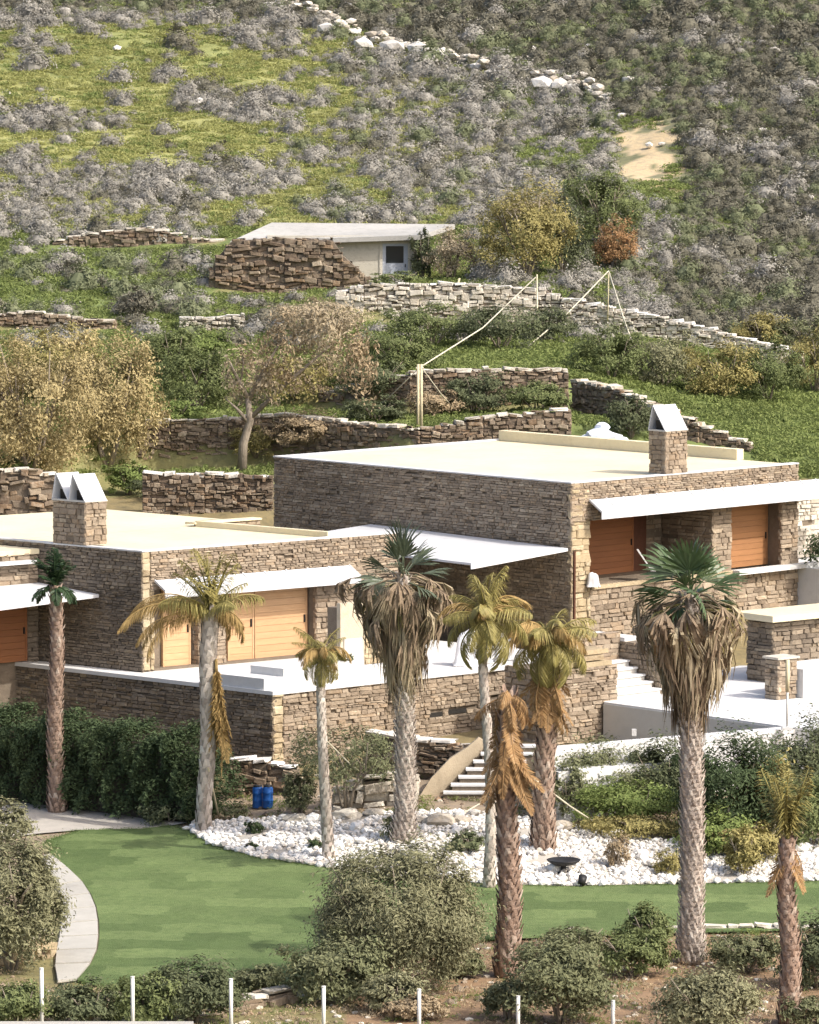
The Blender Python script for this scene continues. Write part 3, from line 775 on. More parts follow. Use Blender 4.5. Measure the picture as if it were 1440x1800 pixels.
    f.hexa([P[0] - d + o_, P[1] - d * .5 + o_, P[1] - d * .5, P[0] - d, P[0] + o_, P[1] + o_, P[1], P[0]]); f.build('fascia', M['metal'], c)
lower_house()

# ---------------------------------------------------------------- terraces
FT = Frame((-4.07, 138.39), 40.5, 139.5)
ZT = 11.8
def terrace():
    rng = random.Random(8)
    UT = 13.2; VT = 16
    t = thing('terrace', 'stone retaining terrace with white coping in front of the lower house', 'terrace', FT.p(0, 0, 9.6))
    core = MB()
    FT.box(core, .08, UT, .08, VT, 8.0, ZT - .12)
    core.build('wall', M['mortar'], t)
    FT.obox('floor', M['white'], t, .35, UT, .35, VT, ZT - .119, ZT - .03)
    lay_stones(t, FT.vface(0, VT, 9.2, ZT - .1, rng=rng, jit=.03, ch=(.05, .13), sl=(.12, .48)), M['stone_shade'], most=140)
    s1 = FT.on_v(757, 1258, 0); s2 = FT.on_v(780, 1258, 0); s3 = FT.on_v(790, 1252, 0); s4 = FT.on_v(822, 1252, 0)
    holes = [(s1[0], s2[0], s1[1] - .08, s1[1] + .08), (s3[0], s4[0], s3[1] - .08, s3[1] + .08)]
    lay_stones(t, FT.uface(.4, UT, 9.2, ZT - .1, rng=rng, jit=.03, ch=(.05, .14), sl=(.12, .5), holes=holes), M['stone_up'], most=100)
    lay_stones(t, FT.uface(0, .4, 9.2, ZT - .1, rng=rng, jit=.05, ch=(.12, .3), sl=(.38, .5)), M['quoin'], most=30, name='quoin')
    for h in holes: FT.obox('vent_slot', M['dark'], t, h[0] + .01, h[1] - .01, .04, .07, h[2] + .01, h[3] - .01)
    cp = MB(); FT.box(cp, -.05, UT, -.05, .35, ZT - .12, ZT + .0); FT.box(cp, -.05, .35, .353, VT, ZT - .12, ZT + .0); cp.build('coping', M['white'], t)
    # white masonry bench and raised ledges on the terrace
    a = FT.on_v(497, 1200, .8)[0]
    bench = FT.obox('bench', M['white'], t, .75, 3.9, .36, 1.7, ZT - .03, ZT + .58)
    FT.obox('bench_seat', M['white'], t, .0, .747, .36, 2.8, ZT - .03, ZT + .34)
    u0, u1 = FT.on_v(628, 1190, .5)[0], FT.on_v(700, 1190, .5)[0]
    FT.obox('low_wall', M['white'], t, u0, u1 + .6, .40, .62, ZT - .03, ZT + .40)
    u2 = FT.on_v(910, 1190, .5)[0]
    FT.obox('low_wall', M['white'], t, u2, u2 + 1.1, .40, .62, ZT - .03, ZT + .22)
    # cream panel and stone pier of the outdoor kitchen
    v = 2.3
    p0, p1, p2 = FT.on_v(596, 1100, v)[0], FT.on_v(638, 1100, v)[0], FT.on_v(690, 1100, v)[0]
    zt = FT.on_v(610, 1062, v)[1]
    k = FT.obox('kitchen_wall', M['mortar'], t, p0 + .03, p2 + 1.0, v + .1, v + .5, ZT - .03, zt - .1)
    lay_stones(k, FT.uface(p1 + .1, p2 + 1.0, ZT, zt - .1, v=v + .02, rng=rng, jit=.03), M['quoin'], most=60)
    FT.obox('panel', M['beigeplaster'], k, p0, p1, v - .06, v + .09, ZT - .03, zt + .05)
    FT.obox('niche', M['greyplaster'], k, p0 + .12, p1 - .12, v - .1, v - .063, ZT + .25, ZT + 1.0)
terrace()

FP = Frame((11.09, 136.2), 30, 132.5)
ZP = 11.0
def px_poly(pts, z): return [tuple(at_z(a, b, z))[:2] for a, b in pts]
def ccw(P):
    a = sum(P[i][0] * P[(i + 1) % len(P)][1] - P[(i + 1) % len(P)][0] * P[i][1] for i in range(len(P)))
    return P if a > 0 else P[::-1]
def pool():
    t = thing('pool_terrace', 'white sunlit pool terrace with a sunken grey basin right of the stone wall', 'pool terrace', at_z(1200, 1270, 9.5))
    mb = MB(); mb.prism(ccw(px_poly([(1397, 1279), (1062, 1234), (1075, 1220), (1300, 1170), (1800, 1170), (1800, 1300)], ZP)), 8.6, ZP); mb.build('paving', M['white'], t)
    a, b, c, d = at_z(1397, 1279, ZP), at_z(1062, 1234, ZP), at_z(958, 1316, ZP), at_z(1385, 1281, ZP)
    dv = (b - a).normalized(); nv = Vector((-dv.y, dv.x, 0));
    if nv.x > 0: nv = -nv
    w = MB(); o = nv * .03
    w.hexa([(a.x, a.y, 8.7), (a.x + o.x, a.y + o.y, 8.7), (b.x + o.x, b.y + o.y, 8.7), (b.x, b.y, 8.7), (a.x, a.y, ZP - .06), (a.x + o.x, a.y + o.y, ZP - .06), (b.x + o.x, b.y + o.y, ZP - .06), (b.x, b.y, ZP - .06)])
    w.build('basin_wall', M['greyplaster'], t)
    # drain and lamp on the basin wall
    q = at_z(1062, 1248, ZP - .3)
    du = (a - c).normalized(); nu = Vector((du.y, -du.x, 0))
    e = a + du * 9
    r = MB(); th = .5
    def rim(mb, s, e, z0, z1, f, bk): mb.hexa([tuple((s + nu * f).xy) + (z0,), tuple((e + nu * f).xy) + (z0,), tuple((e - nu * bk).xy) + (z0,), tuple((s - nu * bk).xy) + (z0,),
                                            tuple((s + nu * f).xy) + (z1,), tuple((e + nu * f).xy) + (z1,), tuple((e - nu * bk).xy) + (z1,), tuple((s - nu * bk).xy) + (z1,)])
    rim(r, c, e, 8.6, ZP - .02, 0, .45); r.build('rim', M['white'], t)
    r = MB(); rim(r, c - du * .1, c + du * 5.2, 8.6, ZP - .55, .9, -.003); r.build('shelf', M['white'], t)
    fl = MB(); fl.prism(ccw([tuple(x.xy) for x in (a, b, c)]), 8.5, 8.7); fl.build('basin_floor', M['greyplaster'], t)
    l = MB(); P = at_Y(1115, 1288, (a + (b - a) * .75).y - .2); l.box(P.x - .07, P.x + .07, P.y - .02, P.y + .12, P.z - .1, P.z + .1); l.build('wall_lamp', M['white'], t)
    # far right white block and stone pier
    f = at_z(1412, 1228, ZP)
    F2 = Frame(f.xy, 40, 130)
    F2.obox('block', M['white'], t, 0, 3.5, 0, 1.6, ZP + .003, ZP + .9)
    return t
pool()

def pavilion():
    rng = random.Random(14)
    P = at_z(1350, 1230, ZP); F = Frame(P.xy, 38, 130)
    t = thing('stone_pavilion', 'low stone pavilion with a cream slab roof at the right edge', 'pavilion', F.p(0, 0, ZP))
    F = Frame((P + Vector((.45, 3.9, 0))).xy, 38, 130)
    zt = F.on_v(1400, 1088, 0)[1]
    F.obox('wall', M['mortar'], t, .08, 9, .08, 1.2, 9.8, zt)
    lay_stones(t, F.uface(0, 9, ZP - .1, zt, rng=rng, jit=.04) + F.vface(0, 1.2, ZP - .1, zt, rng=rng, jit=.04), M['stone_shade'], most=140)
    F.obox('roof', M['cream'], t, -.3, 9.3, -.3, 1.5, zt, zt + .2)
    q = at_z(1368, 1231, ZP); F3 = Frame(q.xy, 38, 130)
    zz = F3.on_v(1390, 1158, 0)[1]
    pr = F3.obox('pier', M['mortar'], t, .06, .74, .06, .6, 10.6, zz)
    lay_stones(pr, F3.uface(0, .8, ZP, zz, rng=rng, jit=.03) + F3.vface(0, .6, ZP, zz, rng=rng, jit=.03, sl=(.15, .4)), M['stone_up'], most=60)
    F3.obox('pier_cap', M['palestone'], pr, -.05, .85, -.05, .65, zz, zz + .07)
pavilion()

def steps(name, label, F, u0, u1, v0, z0, n, run, rise, m, parent=None):
    t = thing(name, label, 'stairs', F.p(u0, v0, z0))
    for i in range(n):
        F.obox('riser', M['greyplaster'], t, u0 + .02, u1 - .02, v0 + i * run + .04, v0 + (i + 1) * run + .1, z0 - .8 + (i) * rise * 0, z0 + (i + 1) * rise - .06)
        F.obox('tread', m, t, u0, u1, v0 + i * run, v0 + (i + 1) * run + .04, z0 + (i + 1) * rise - .058, z0 + (i + 1) * rise)
    return t
def stairs():
    p = at_z(1086, 1230, ZP); F = Frame(p.xy, 42, 133)
    steps('stairs', 'white steps between the stone wall corner and the right fan palm', F, 0, 1.9, 0, ZP, 5, .34, .19, M['white'])
    rng = random.Random(21)
    # low stone wall left of the steps with a pale slab on top
    dry = thing('stone_wall', 'stone wall block with pale slabs on top, left of the white steps', 'stone wall', F.p(-1.0, -.2, 9.6))
    F.obox('wall_core', M['mortar'], dry, -2.6, -.06, .08, 2.2, 9.0, ZP + 1.05)
    lay_stones(dry, F.vface(.1, 2.2, 9.6, ZP + 1.1, u=-2.66, rng=rng, jit=.03), M['stone_up'], most=40)
    lay_stones(dry, F.uface(-2.6, 0, 9.4, ZP + 1.1, rng=rng, jit=.04, ch=(.06, .16), sl=(.14, .5)), M['stone_up'], most=150)
    for i, (a, b, z) in enumerate(((-1.5, -.25, 1.1), (-1.4, -.5, 1.28), (-1.2, -.2, 1.45), (-2.5, -1.6, 1.1))):
        F.obox('slab', M['quoin'], dry, a, b, .0 + .1 * i, .9 + .1 * i, ZP + z, ZP + z + .14)
    # block wall behind the steps and pillar to its right
    d2 = thing('stone_wall', 'shaded stone wall flanking the right side of the white steps', 'stone wall', F.p(1.95, 0, ZP))
    F.obox('wall_core', M['mortar'], d2, 2.0, 2.5, .1, 3.4, 10.5, ZP + 1.5)
    lay_stones(d2, F.vface(.1, 3.4, ZP, ZP + 1.5, u=1.95, rng=rng, jit=.04) + F.uface(1.95, 2.5, ZP, ZP + 1.5, v=.05, rng=rng, jit=.03), M['stone_up'], most=120)
    F.obox('wall_core', M['mortar'], d2, .0, 1.94, 1.9, 2.3, 10.5, ZP + 1.75); lay_stones(d2, F.uface(-.1, 1.94, ZP + .9, ZP + 1.8, v=1.82, rng=rng, jit=.03), M['stone_up'], most=60)
    F.obox('cap', M['white'], d2, 1.9, 2.55, 1.6, 3.4, ZP + 1.5, ZP + 1.62)
    # garden stairs below
    Q = hit(782, 1408); Fs = Frame(Q.xy, 128, 218)
    t = thing('stairs', 'pale garden steps with dark risers beside a beige side wall, below the terrace', 'stairs', Q)
    for i in range(7):
        x0 = Q.x + i * .22; zt = Q.z + .05 + (i + 1) * .185; y0 = Q.y + .1 + i * .28
        b = MB(); b.box(x0, x0 + 1.5, y0 + .05, y0 + 1.0, Q.z - .5, zt - .06); b.build('riser', M['dark'] if i < 0 else M['mortar'], t)
        b = MB(); b.box(x0 - .04, x0 + 1.5, y0, y0 + .38, zt - .058, zt); b.build('tread', M['white'], t)
    s = MB(); a = Q + Vector((-.75, .3, -.2)); n_ = 8; 
    prof = [(0, .25), (.35, .75), (.9, 1.25), (1.4, 1.5), (1.75, 1.75), (1.95, 1.6)]
    vs = [];
    for (x, h) in prof: vs.append((a.x + x, a.y + x * 1.0, a.z + h))
    lo = [(v[0], v[1], a.z - .3 + (0.0 if i < 2 else (v[2] - a.z) * .35)) for i, v in enumerate(vs)]
    k = len(vs); P = vs + lo; P2 = [(x, y + .22, z) for (x, y, z) in P]
    s.v = P + P2
    for i in range(k - 1):
        s.f += [(i, k + i, k + i + 1, i + 1), (2 * k + i, 2 * k + i + 1, 3 * k + i + 1, 3 * k + i), (i, i + 1, 2 * k + i + 1, 2 * k + i)]
    s.f += [(0, 2 * k, 3 * k, k), (k - 1, 2 * k - 1, 4 * k - 1, 3 * k - 1)]
    s.build('side_wall', M['rampplaster'], t)
stairs()

# ---------------------------------------------------------------- lawn, path, road, rock bed
def H(pts): return [hit(a, b) for a, b in pts]
BED_FRONT = [(332, 1462), (370, 1488), (450, 1510), (560, 1526), (700, 1545), (870, 1558), (1000, 1561), (1200, 1557), (1440, 1552), (1580, 1548)]
BED_BACK = [(1580, 1490), (1440, 1478), (1300, 1492), (1200, 1486), (1060, 1462), (960, 1448), (800, 1430), (700, 1432), (560, 1440), (420, 1446), (345, 1449)]
LAWN = [(88, 1503), (80, 1480), (140, 1462), (300, 1454)] + BED_FRONT + [(1580, 1636), (1440, 1637), (1330, 1640), (1100, 1646), (950, 1652), (850, 1655), (700, 1690), (600, 1730), (400, 1738), (180, 1738), (135, 1726),
        (160, 1697), (172, 1672), (175, 1648), (174, 1622), (170, 1598), (160, 1575), (145, 1553), (118, 1527)]
drape('lawn', H(LAWN), M['lawn'], off=.05, spacing=.7)
drape('driveway', H([(-90, 1385), (0, 1393), (60, 1402), (150, 1420), (245, 1440), (330, 1448), (300, 1453), (140, 1461), (60, 1468), (-90, 1490)]), M['road'], off=.035, spacing=.7)
bed = drape('rock_bed', H(BED_FRONT + BED_BACK), M['road'], off=.06, spacing=.7)
def inpoly(x, y, P):
    c = False; j = len(P) - 1
    for i in range(len(P)):
        if (P[i][1] > y) != (P[j][1] > y) and x < (P[j][0] - P[i][0]) * (y - P[i][1]) / (P[j][1] - P[i][1]) + P[i][0]: c = not c
        j = i
    return c
def cobbles():
    poly = [(p.x, p.y) for p in H(BED_FRONT + BED_BACK)]
    xs = [p[0] for p in poly]; ys = [p[1] for p in poly]; r = random.Random(31)
    mes = []
    for i in range(10):
        me = rock_mesh('cobble', 40 + i, flat=.72, rough=.2); me.materials.append(M['cobble']); mes.append(me)
    st = []; cell = {}
    front = H(BED_FRONT)
    for i in range(len(front) - 1):         # the larger stones edging the turf
        d = (front[i + 1] - front[i]).length; n = int(d / .3)
        for k in range(n):
            p = front[i].lerp(front[i + 1], k / n); st.append((p.x + r.uniform(-.05, .05), p.y + r.uniform(-.03, .12), r.uniform(.17, .32)))
    for x, y, s in st: cell.setdefault((int(x / .5), int(y / .5)), []).append((x, y, s))
    tries = 0
    while tries < 46000:
        tries += 1
        x, y = r.uniform(min(xs), max(xs)), r.uniform(min(ys), max(ys))
        if not inpoly(x, y, poly): continue
        if math.sin(x * 1.7 + y * .6) + math.sin(y * 2.3 - x * .5) + math.sin(x * 3.1 - 2 * y) > 2.05: continue
        s = r.choice((.09, .11, .13, .16, .2, .24)) if r.random() < .96 else r.uniform(.28, .5)
        cx, cy = int(x / .5), int(y / .5); ok = True
        for a in (-1, 0, 1):
            for b in (-1, 0, 1):
                for (X, Y, S) in cell.get((cx + a, cy + b), ()):
                    if (X - x) ** 2 + (Y - y) ** 2 < ((S + s) * .36) ** 2: ok = False
        if ok: st.append((x, y, s)); cell.setdefault((cx, cy), []).append((x, y, s))
    st.sort(key=lambda q: -q[2])
    vs = []; fs = []
    for i, (x, y, s) in enumerate(st):
        me = r.choice(mes); rz = r.uniform(0, 6.28); z = gz(x, y) + .06 + s * r.uniform(.10, .24)
        mt = Matrix.Translation((x, y, z)) @ Matrix.Rotation(rz, 4, 'Z') @ Matrix.Rotation(r.uniform(-.3, .3), 4, 'X') @ Matrix.Diagonal((s * r.uniform(.9, 1.35), s * r.uniform(.8, 1.1), s * r.uniform(.8, 1.15), 1))
        if i < 290:
            o = bpy.data.objects.new('cobble', me); COL.objects.link(o); o.parent = bed; o.matrix_local = mt
        else:
            b = len(vs); vs += [(mt @ v.co)[:] for v in me.vertices]; fs += [tuple(b + q for q in p.vertices) for p in me.polygons]
    me = bpy.data.meshes.new('small_cobbles'); me.from_pydata(vs, [], fs); me.materials.append(M['cobble'])
    o = bpy.data.objects.new('small_cobbles', me); COL.objects.link(o); o.parent = bed; o['kind'] = 'stuff'
cobbles()
def path():
    E_ = [((62, 1512), (88, 1503)), ((85, 1535), (118, 1527)), ((98, 1560), (145, 1553)), ((104, 1582), (160, 1575)), ((106, 1605), (170, 1598)), ((106, 1628), (174, 1622)),
          ((102, 1652), (175, 1648)), ((97, 1675), (172, 1672)), ((95, 1700), (160, 1697)), ((100, 1730), (135, 1726))]
    L_ = H([e[0] for e in E_]); Rr = H([e[1] for e in E_])
    p = drape('garden_path', L_ + Rr[::-1], M['ground'], off=.02, spacing=.6)
    me = p.data; ca = me.color_attributes.new('cover', 'FLOAT_COLOR', 'POINT'); ca.data.foreach_set('color', np.tile(np.array([.2, .18, .13, 1], np.float32), len(me.vertices)))
    for i in range(len(E_) - 1):
        a, b, c, d = L_[i], Rr[i], Rr[i + 1], L_[i + 1]
        cen = (a + b + c + d) / 4; q = [cen + (v - cen) * .925 for v in (d, c, b, a)]
        m = MB(); m.hexa([(v.x, v.y, v.z - .05) for v in q] + [(v.x, v.y, v.z + R.uniform(.07, .09)) for v in q]); m.build('paver', M['paver'], p)
path()

# ---------------------------------------------------------------- foliage
def leaves(C, size, rng, aspect=.45, up=.5, out=None, outw=.6, hang=0.0, szv=.35):
    """diamond leaves at the points C"""
    n = len(C)
    N_ = rng.normal(size=(n, 3)); N_ /= np.linalg.norm(N_, axis=1, keepdims=True) + 1e-9
    N_[:, 2] += up
    if out is not None: N_ += out * outw
    N_ /= np.linalg.norm(N_, axis=1, keepdims=True) + 1e-9
    T = rng.normal(size=(n, 3)); T[:, 2] -= hang
    T -= N_ * np.sum(T * N_, axis=1, keepdims=True); T /= np.linalg.norm(T, axis=1, keepdims=True) + 1e-9
    B = np.cross(N_, T)
    l = (size * (1 + szv * rng.normal(size=(n, 1)))).clip(size * .4, size * 2) * .5
    w = l * aspect
    k = N_ * l * .18
    V = np.stack([C - T * l - k, C + B * w, C + T * l - k, C - B * w], axis=1).reshape(-1, 3)
    F_ = np.arange(n * 4).reshape(n, 4)
    return V, F_
def crown_points(n, rad, rng, clumps=40, spread=.16, hollow=.55, bottom=-1.0, lumpy=1.0):
    """leaf points gathered into clumps inside an uneven ellipsoid"""
    D = rng.normal(size=(clumps * 3, 3)); D /= np.linalg.norm(D, axis=1, keepdims=True)
    D = D[D[:, 2] > bottom][:clumps]
    r = hollow + (1 - hollow) * rng.random((len(D), 1)) ** .6
    lump = 1 + lumpy * .27 * np.sin(D[:, :1] * 5.1 + 1.7) * np.sin(D[:, 1:2] * 4.3 + .4) + lumpy * .18 * np.sin(D[:, 2:3] * 7 + D[:, :1] * 3)
    P = D * r * lump * np.array(rad)
    idx = rng.integers(0, len(P), n)
    s = spread * np.array(rad) * (.6 + .8 * rng.random((len(P), 1)))[idx]
    C = P[idx] + rng.normal(size=(n, 3)) * s
    O = C / np.array(rad); O /= np.linalg.norm(O, axis=1, keepdims=True) + 1e-9
    return C, O
def limbs(mb, h, w, rng, n=5, r=.06, lean=0.0, start=.15):
    """forking stems from the ground into the crown"""
    for i in range(n):
        a = 2 * math.pi * (i + rng.random() * .7) / n; q = w * .5 * (.35 + .5 * rng.random())
        p = [Vector((.05 * math.cos(a), .05 * math.sin(a), -.1)), Vector((q * .25 * math.cos(a) + lean * .3, q * .25 * math.sin(a), h * start * (1 + .6 * rng.random()))),
             Vector((q * .6 * math.cos(a + .2) + lean * .7, q * .6 * math.sin(a + .2), h * .5)), Vector((q * math.cos(a) + lean, q * math.sin(a), h * (.72 + .2 * rng.random())))]
        mb.tube(p, [r, r * .75, r * .5, r * .15], 6)
        for j in range(2):
            b = a + rng.choice((-1, 1)) * (.5 + .5 * rng.random()); e = p[2] + Vector((q * .5 * math.cos(b), q * .5 * math.sin(b), h * .2))
            mb.tube([p[1].lerp(p[2], .6), p[2].lerp(e, .5) + Vector((0, 0, .05)), e], [r * .5, r * .35, r * .1], 5)
def bush(name, label, cat, px, py, wpx, hpx, m, leaf=.13, n=2600, seed=1, group=None, clumps=46, up=.5, hang=0.0, asp=.45, spread=.17, bottom=-.75, flat=.8, hollow=.5, stems=4, stem_r=.05, lift=.0, loc=None, trunk_m=None, szv=.35, lumpy=1.0):
    rng = np.random.default_rng(seed); rr = random.Random(seed)
    b = loc if loc is not None else hit(px, py); sc = FPX / b.y
    w, h = wpx / sc, hpx / sc
    t = thing(name, label, cat, b, group)
    rad = (w * .44, w * .44 * flat, h * (.5 - lift * .5) * .92)
    C, O = crown_points(n, rad, rng, clumps, spread, hollow, bottom, lumpy)
    C[:, 2] += h * (.5 + lift * .5); O[:, 2] += .2
    C[:, 2] = np.abs(C[:, 2] - .02) + .02
    V, F_ = leaves(C, leaf, rng, aspect=asp, up=up, out=O, outw=1.2, hang=hang, szv=szv)
    me = np_mesh('foliage', V, F_); me.materials.append(m)
    o = bpy.data.objects.new('foliage', me); COL.objects.link(o); o.parent = t
    if stems:
        mb = MB(); limbs(mb, h, w, rr, stems, stem_r, start=.12 + lift * .5)
        me = mb.mesh('stems', True); me.materials.append(trunk_m or M['bark'])
        o = bpy.data.objects.new('stems' if stems > 1 else 'trunk', me); COL.objects.link(o); o.parent = t
    return t

# ---------------------------------------------------------------- dry stone walls
def WP(L_, m):
    P = []; Hh = []
    for (px, Y, top) in L_:
        a = at_Y(px, top, Y)
        if Y > 165: a.z += .45 if m is M['palestone'] else .18
        z = gz(a.x, Y - .4); z = min(z, a.z - .3)
        P.append((a.x, Y, z)); Hh.append(a.z - z)
    return P, Hh
def wall(label, L_, m, **k):
    P, Hh = WP(L_, m); return dry_wall('dry_stone_wall', label, P, Hh, m, cat='dry stone wall', **k)
wall('tall dark dry stone retaining wall behind the lower house roof, by the golden tree', [(225, 178.2, 757), (300, 178.2, 748), (400, 178.2, 744), (480, 178.2, 738), (600, 176, 750), (738, 174.2, 764)], M['drystone'], seed=1, cap=M['palestone'], most=300)
wall('reddish dry stone retaining wall right behind the upper house roof', [(740, 174.2, 764), (850, 174.4, 742), (1005, 174.7, 729)], M['drystone'], seed=2, cap=M['palestone'], ch=(.07, .2), sl=(.12, .45), most=300)
wall('shaded dry stone terrace wall behind the dark green terrace bushes', [(560, 184, 702), (720, 181.2, 664), (860, 181.4, 657), (1000, 181.8, 661)], M['drystone'], seed=3, cap=M['palestone'], most=200)
wall('dark curved dry stone wall running down to the right behind the upper chimney', [(1003, 181, 676), (1080, 178.5, 692), (1150, 176, 724), (1230, 174.9, 756), (1320, 174.3, 792)], M['drystone'], seed=4, cap=M['palestone'], most=200)
wall('pale dry stone wall below the concrete hut door', [(590, 205.1, 530), (640, 205, 520), (720, 205, 517), (850, 205, 520), (960, 204.9, 527), (985, 204.8, 541)], M['palestone'], seed=5, cap=M['rock'], most=260, ch=(.09, .24), sl=(.15, .6), jit=.16)
wall('low white-topped stone wall slanting down the slope to the right edge', [(985, 204.6, 541), (1080, 204, 560), (1200, 203.2, 586), (1290, 202.4, 609), (1410, 201.3, 640)], M['palestone'], seed=6, cap=M['cobble'], most=260, jit=.15)
wall('ruined brown dry stone wall standing in front of the concrete hut', [(367, 214, 497), (378, 214, 462), (408, 214, 428), (500, 214, 424), (585, 214, 428), (603, 214, 455), (632, 214, 480), (660, 214, 513)], M['drystone'], seed=7, ch=(.08, .22), sl=(.14, .6), jit=.22, most=300, thick=.8, miss=.06)
wall('low field wall across the green slope left of the hut', [(92, 226.5, 430), (150, 226.5, 420), (200, 226.5, 412), (270, 226.5, 408), (330, 226.5, 424), (410, 226.5, 432)], M['drystone'], seed=8, cap=M['palestone'], ch=(.09, .22), sl=(.14, .5), jit=.16)
wall('short rubble wall above the golden tree at the left edge', [(-40, 204.3, 562), (60, 204.3, 556), (125, 204.3, 566), (205, 204.3, 572)], M['drystone'], seed=9, cap=M['palestone'], jit=.16)
wall('short line of white wall stones between the golden tree and the brown tree', [(315, 203.8, 580), (430, 203.8, 573)], M['palestone'], seed=10, cap=M['rock'], jit=.15)
wall('rough rubble wall behind the twin chimney at the left edge', [(-40, 166, 838), (50, 166, 832), (110, 166.5, 846)], M['drystone'], seed=11, cap=M['palestone'], ch=(.1, .26), sl=(.16, .6), jit=.2)
wall('dark wall with thin white coping just behind the lower house roof', [(250, 168, 840), (360, 168, 843), (480, 168, 847)], M['drystone'], seed=12, cap=M['rock'])
wall('low dark wall with pale sloping cap at the foot of the terrace', [(640, 137.2, 1290), (725, 136.2, 1300), (845, 135.6, 1314)], M['drystone'], seed=13, cap=M['rock'])
wall('low white-topped garden wall left of the small leaning palm', [(400, 136.2, 1336), (470, 135.9, 1342), (515, 135.6, 1352)], M['drystone'], seed=14, cap=M['cobble'])
wall('tumbled pale rubble wall behind the central fan palm', [(585, 133.4, 1392), (640, 133.3, 1372), (735, 133.2, 1362)], M['palestone'], seed=15, ch=(.14, .36), sl=(.3, .8), jit=.22, cap=M['palestone'])
wall('low pale stone wall beside the curved path at the left edge', [(-60, 114.2, 1712), (20, 115.0, 1668), (70, 115.6, 1644), (97, 116.2, 1642)], M['quoin'], seed=16, cap=M['palestone'], ch=(.14, .3), sl=(.3, .8))
wall('short low wall of flat slabs at the bottom, left of the olive bush', [(350, 108.2, 1792), (420, 109, 1762), (525, 110.2, 1738)], M['drystone'], seed=17, cap=M['palestone'], ch=(.12, .28), sl=(.3, .8))
wall('low pale kerb wall along the front edge of the right lawn', [(835, 119.0, 1650), (950, 119.2, 1640), (1110, 119.3, 1638), (1300, 119.3, 1632), (1500, 119.3, 1630)], M['palestone'], seed=18, cap=M['palestone'], thick=.35, most=150)

# ---------------------------------------------------------------- concrete hut
def hut():
    Y0 = 217.0; b = at_Y(655, 492, Y0)
    t = thing('concrete_hut', 'low concrete hut with flat pale roof and grey-blue door on the hillside', 'hut', b)
    x0, x1 = at_Y(470, 490, Y0).x, at_Y(724, 490, Y0).x; z0 = at_Y(655, 492, Y0).z - .3; zt = at_Y(655, 414, Y0).z
    dx0, dx1 = at_Y(668, 490, Y0).x, at_Y(721, 490, Y0).x; dzt = at_Y(695, 424, Y0).z
    m = MB(); m.box(x0, dx0, Y0, Y0 + .25, z0, zt); m.build('wall', M['concrete'], t)
    m = MB(); m.box(dx0 + .002, x1, Y0, Y0 + .25, dzt, zt); m.build('lintel', M['concrete'], t); m = MB(); m.box(dx1, x1 + .25, Y0 - .001, Y0 + .25, z0, dzt); m.build('wall', M['concrete'], t); m = MB(); m.box(x1, x1 + .25, Y0 + .251, Y0 + 4, z0, zt); m.build('wall', M['concrete'], t); m = MB(); m.box(x0, x0 + .25, Y0 + .251, Y0 + 4, z0, zt); m.build('wall', M['concrete'], t)
    q = [at_Y(405, 424, Y0 - .5), at_Y(738, 413, Y0 - .5), at_Y(800, 394, Y0 + 5), at_Y(478, 391, Y0 + 5)]
    m = MB(); m.hexa([(p.x, p.y, p.z - .22) for p in q] + [p[:] for p in q]); m.build('roof', M['hutroof'], t)
    m = MB(); m.box(dx0 - .02, dx0 + .12, Y0 - .04, Y0 + .1, z0, dzt); m.box(dx1 - .1, dx1 + .02, Y0 - .04, Y0 + .1, z0, dzt); m.box(dx0 + .12, dx1 - .1, Y0 - .04, Y0 + .1, dzt - .1, dzt); m.build('door_frame', M['palestone'], t)
    d = MB(); d.box(dx0 + .122, dx1 - .102, Y0 + .02, Y0 + .08, z0, dzt - .102); d = d.build('door', M['hutdoor'], t)
    g = MB(); g.box(dx0 + .28, dx1 - .3, Y0 + .005, Y0 + .018, dzt - 1.0, dzt - .22); g.build('door_pane', M['glass'], d)
    g = MB(); g.box(dx1 - .24, dx1 - .2, Y0 - .02, Y0 + .018, dzt - 1.2, dzt - 1.05); g.build('handle', M['blackmetal'], d)
    p = MB(); w0 = at_Y(585, 455, Y0).x; p.box(w0 - .15, w0 + .12, Y0 - .06, Y0 - .003, at_Y(585, 455, Y0).z - .2, at_Y(585, 440, Y0).z); p.build('wall_opening', M['dark'], t)
hut()

# ---------------------------------------------------------------- palms
def blade(nseg, spread, Rr, r0, rng, droop, fold, w=1.0, tipdroop=.35, jag=.12):
    """a fan blade in the XY plane pointing along +X, segments split and drooping at their tips"""
    V = []; F_ = []
    for i in range(nseg):
        a = -spread / 2 + spread * (i + .5) / nseg + rng.uniform(-.02, .02); L_ = Rr * (1 - .25 * abs(a) / (spread / 2) ) * rng.uniform(1 - jag, 1)
        dw = spread / nseg * .5 * w; zf = fold * abs(math.sin(a)) * (1 if i % 2 else .6)
        st = []
        for (s, ww) in ((0.0, .9), (.5, 1.0), (.8, .6), (1.0, .06)):
            r = r0 + (L_ - r0) * s; half = min(r, .62 * Rr) * dw * ww
            z = -droop * Rr * (r / Rr) ** 2 - zf * r - (tipdroop * Rr * max(0, s - .55) ** 2 * 2.5)
            c = Vector((r * math.cos(a), r * math.sin(a), z)); tn = Vector((-math.sin(a), math.cos(a), 0)); up = .35 * half * (1 if i % 2 else -1)
            st.append((c - tn * half + Vector((0, 0, up)), c + tn * half - Vector((0, 0, up))))
        b = len(V)
        for q in st: V += [q[0][:], q[1][:]]
        for k in range(3): F_.append((b + 2 * k, b + 2 * k + 1, b + 2 * k + 3, b + 2 * k + 2))
    return V, F_
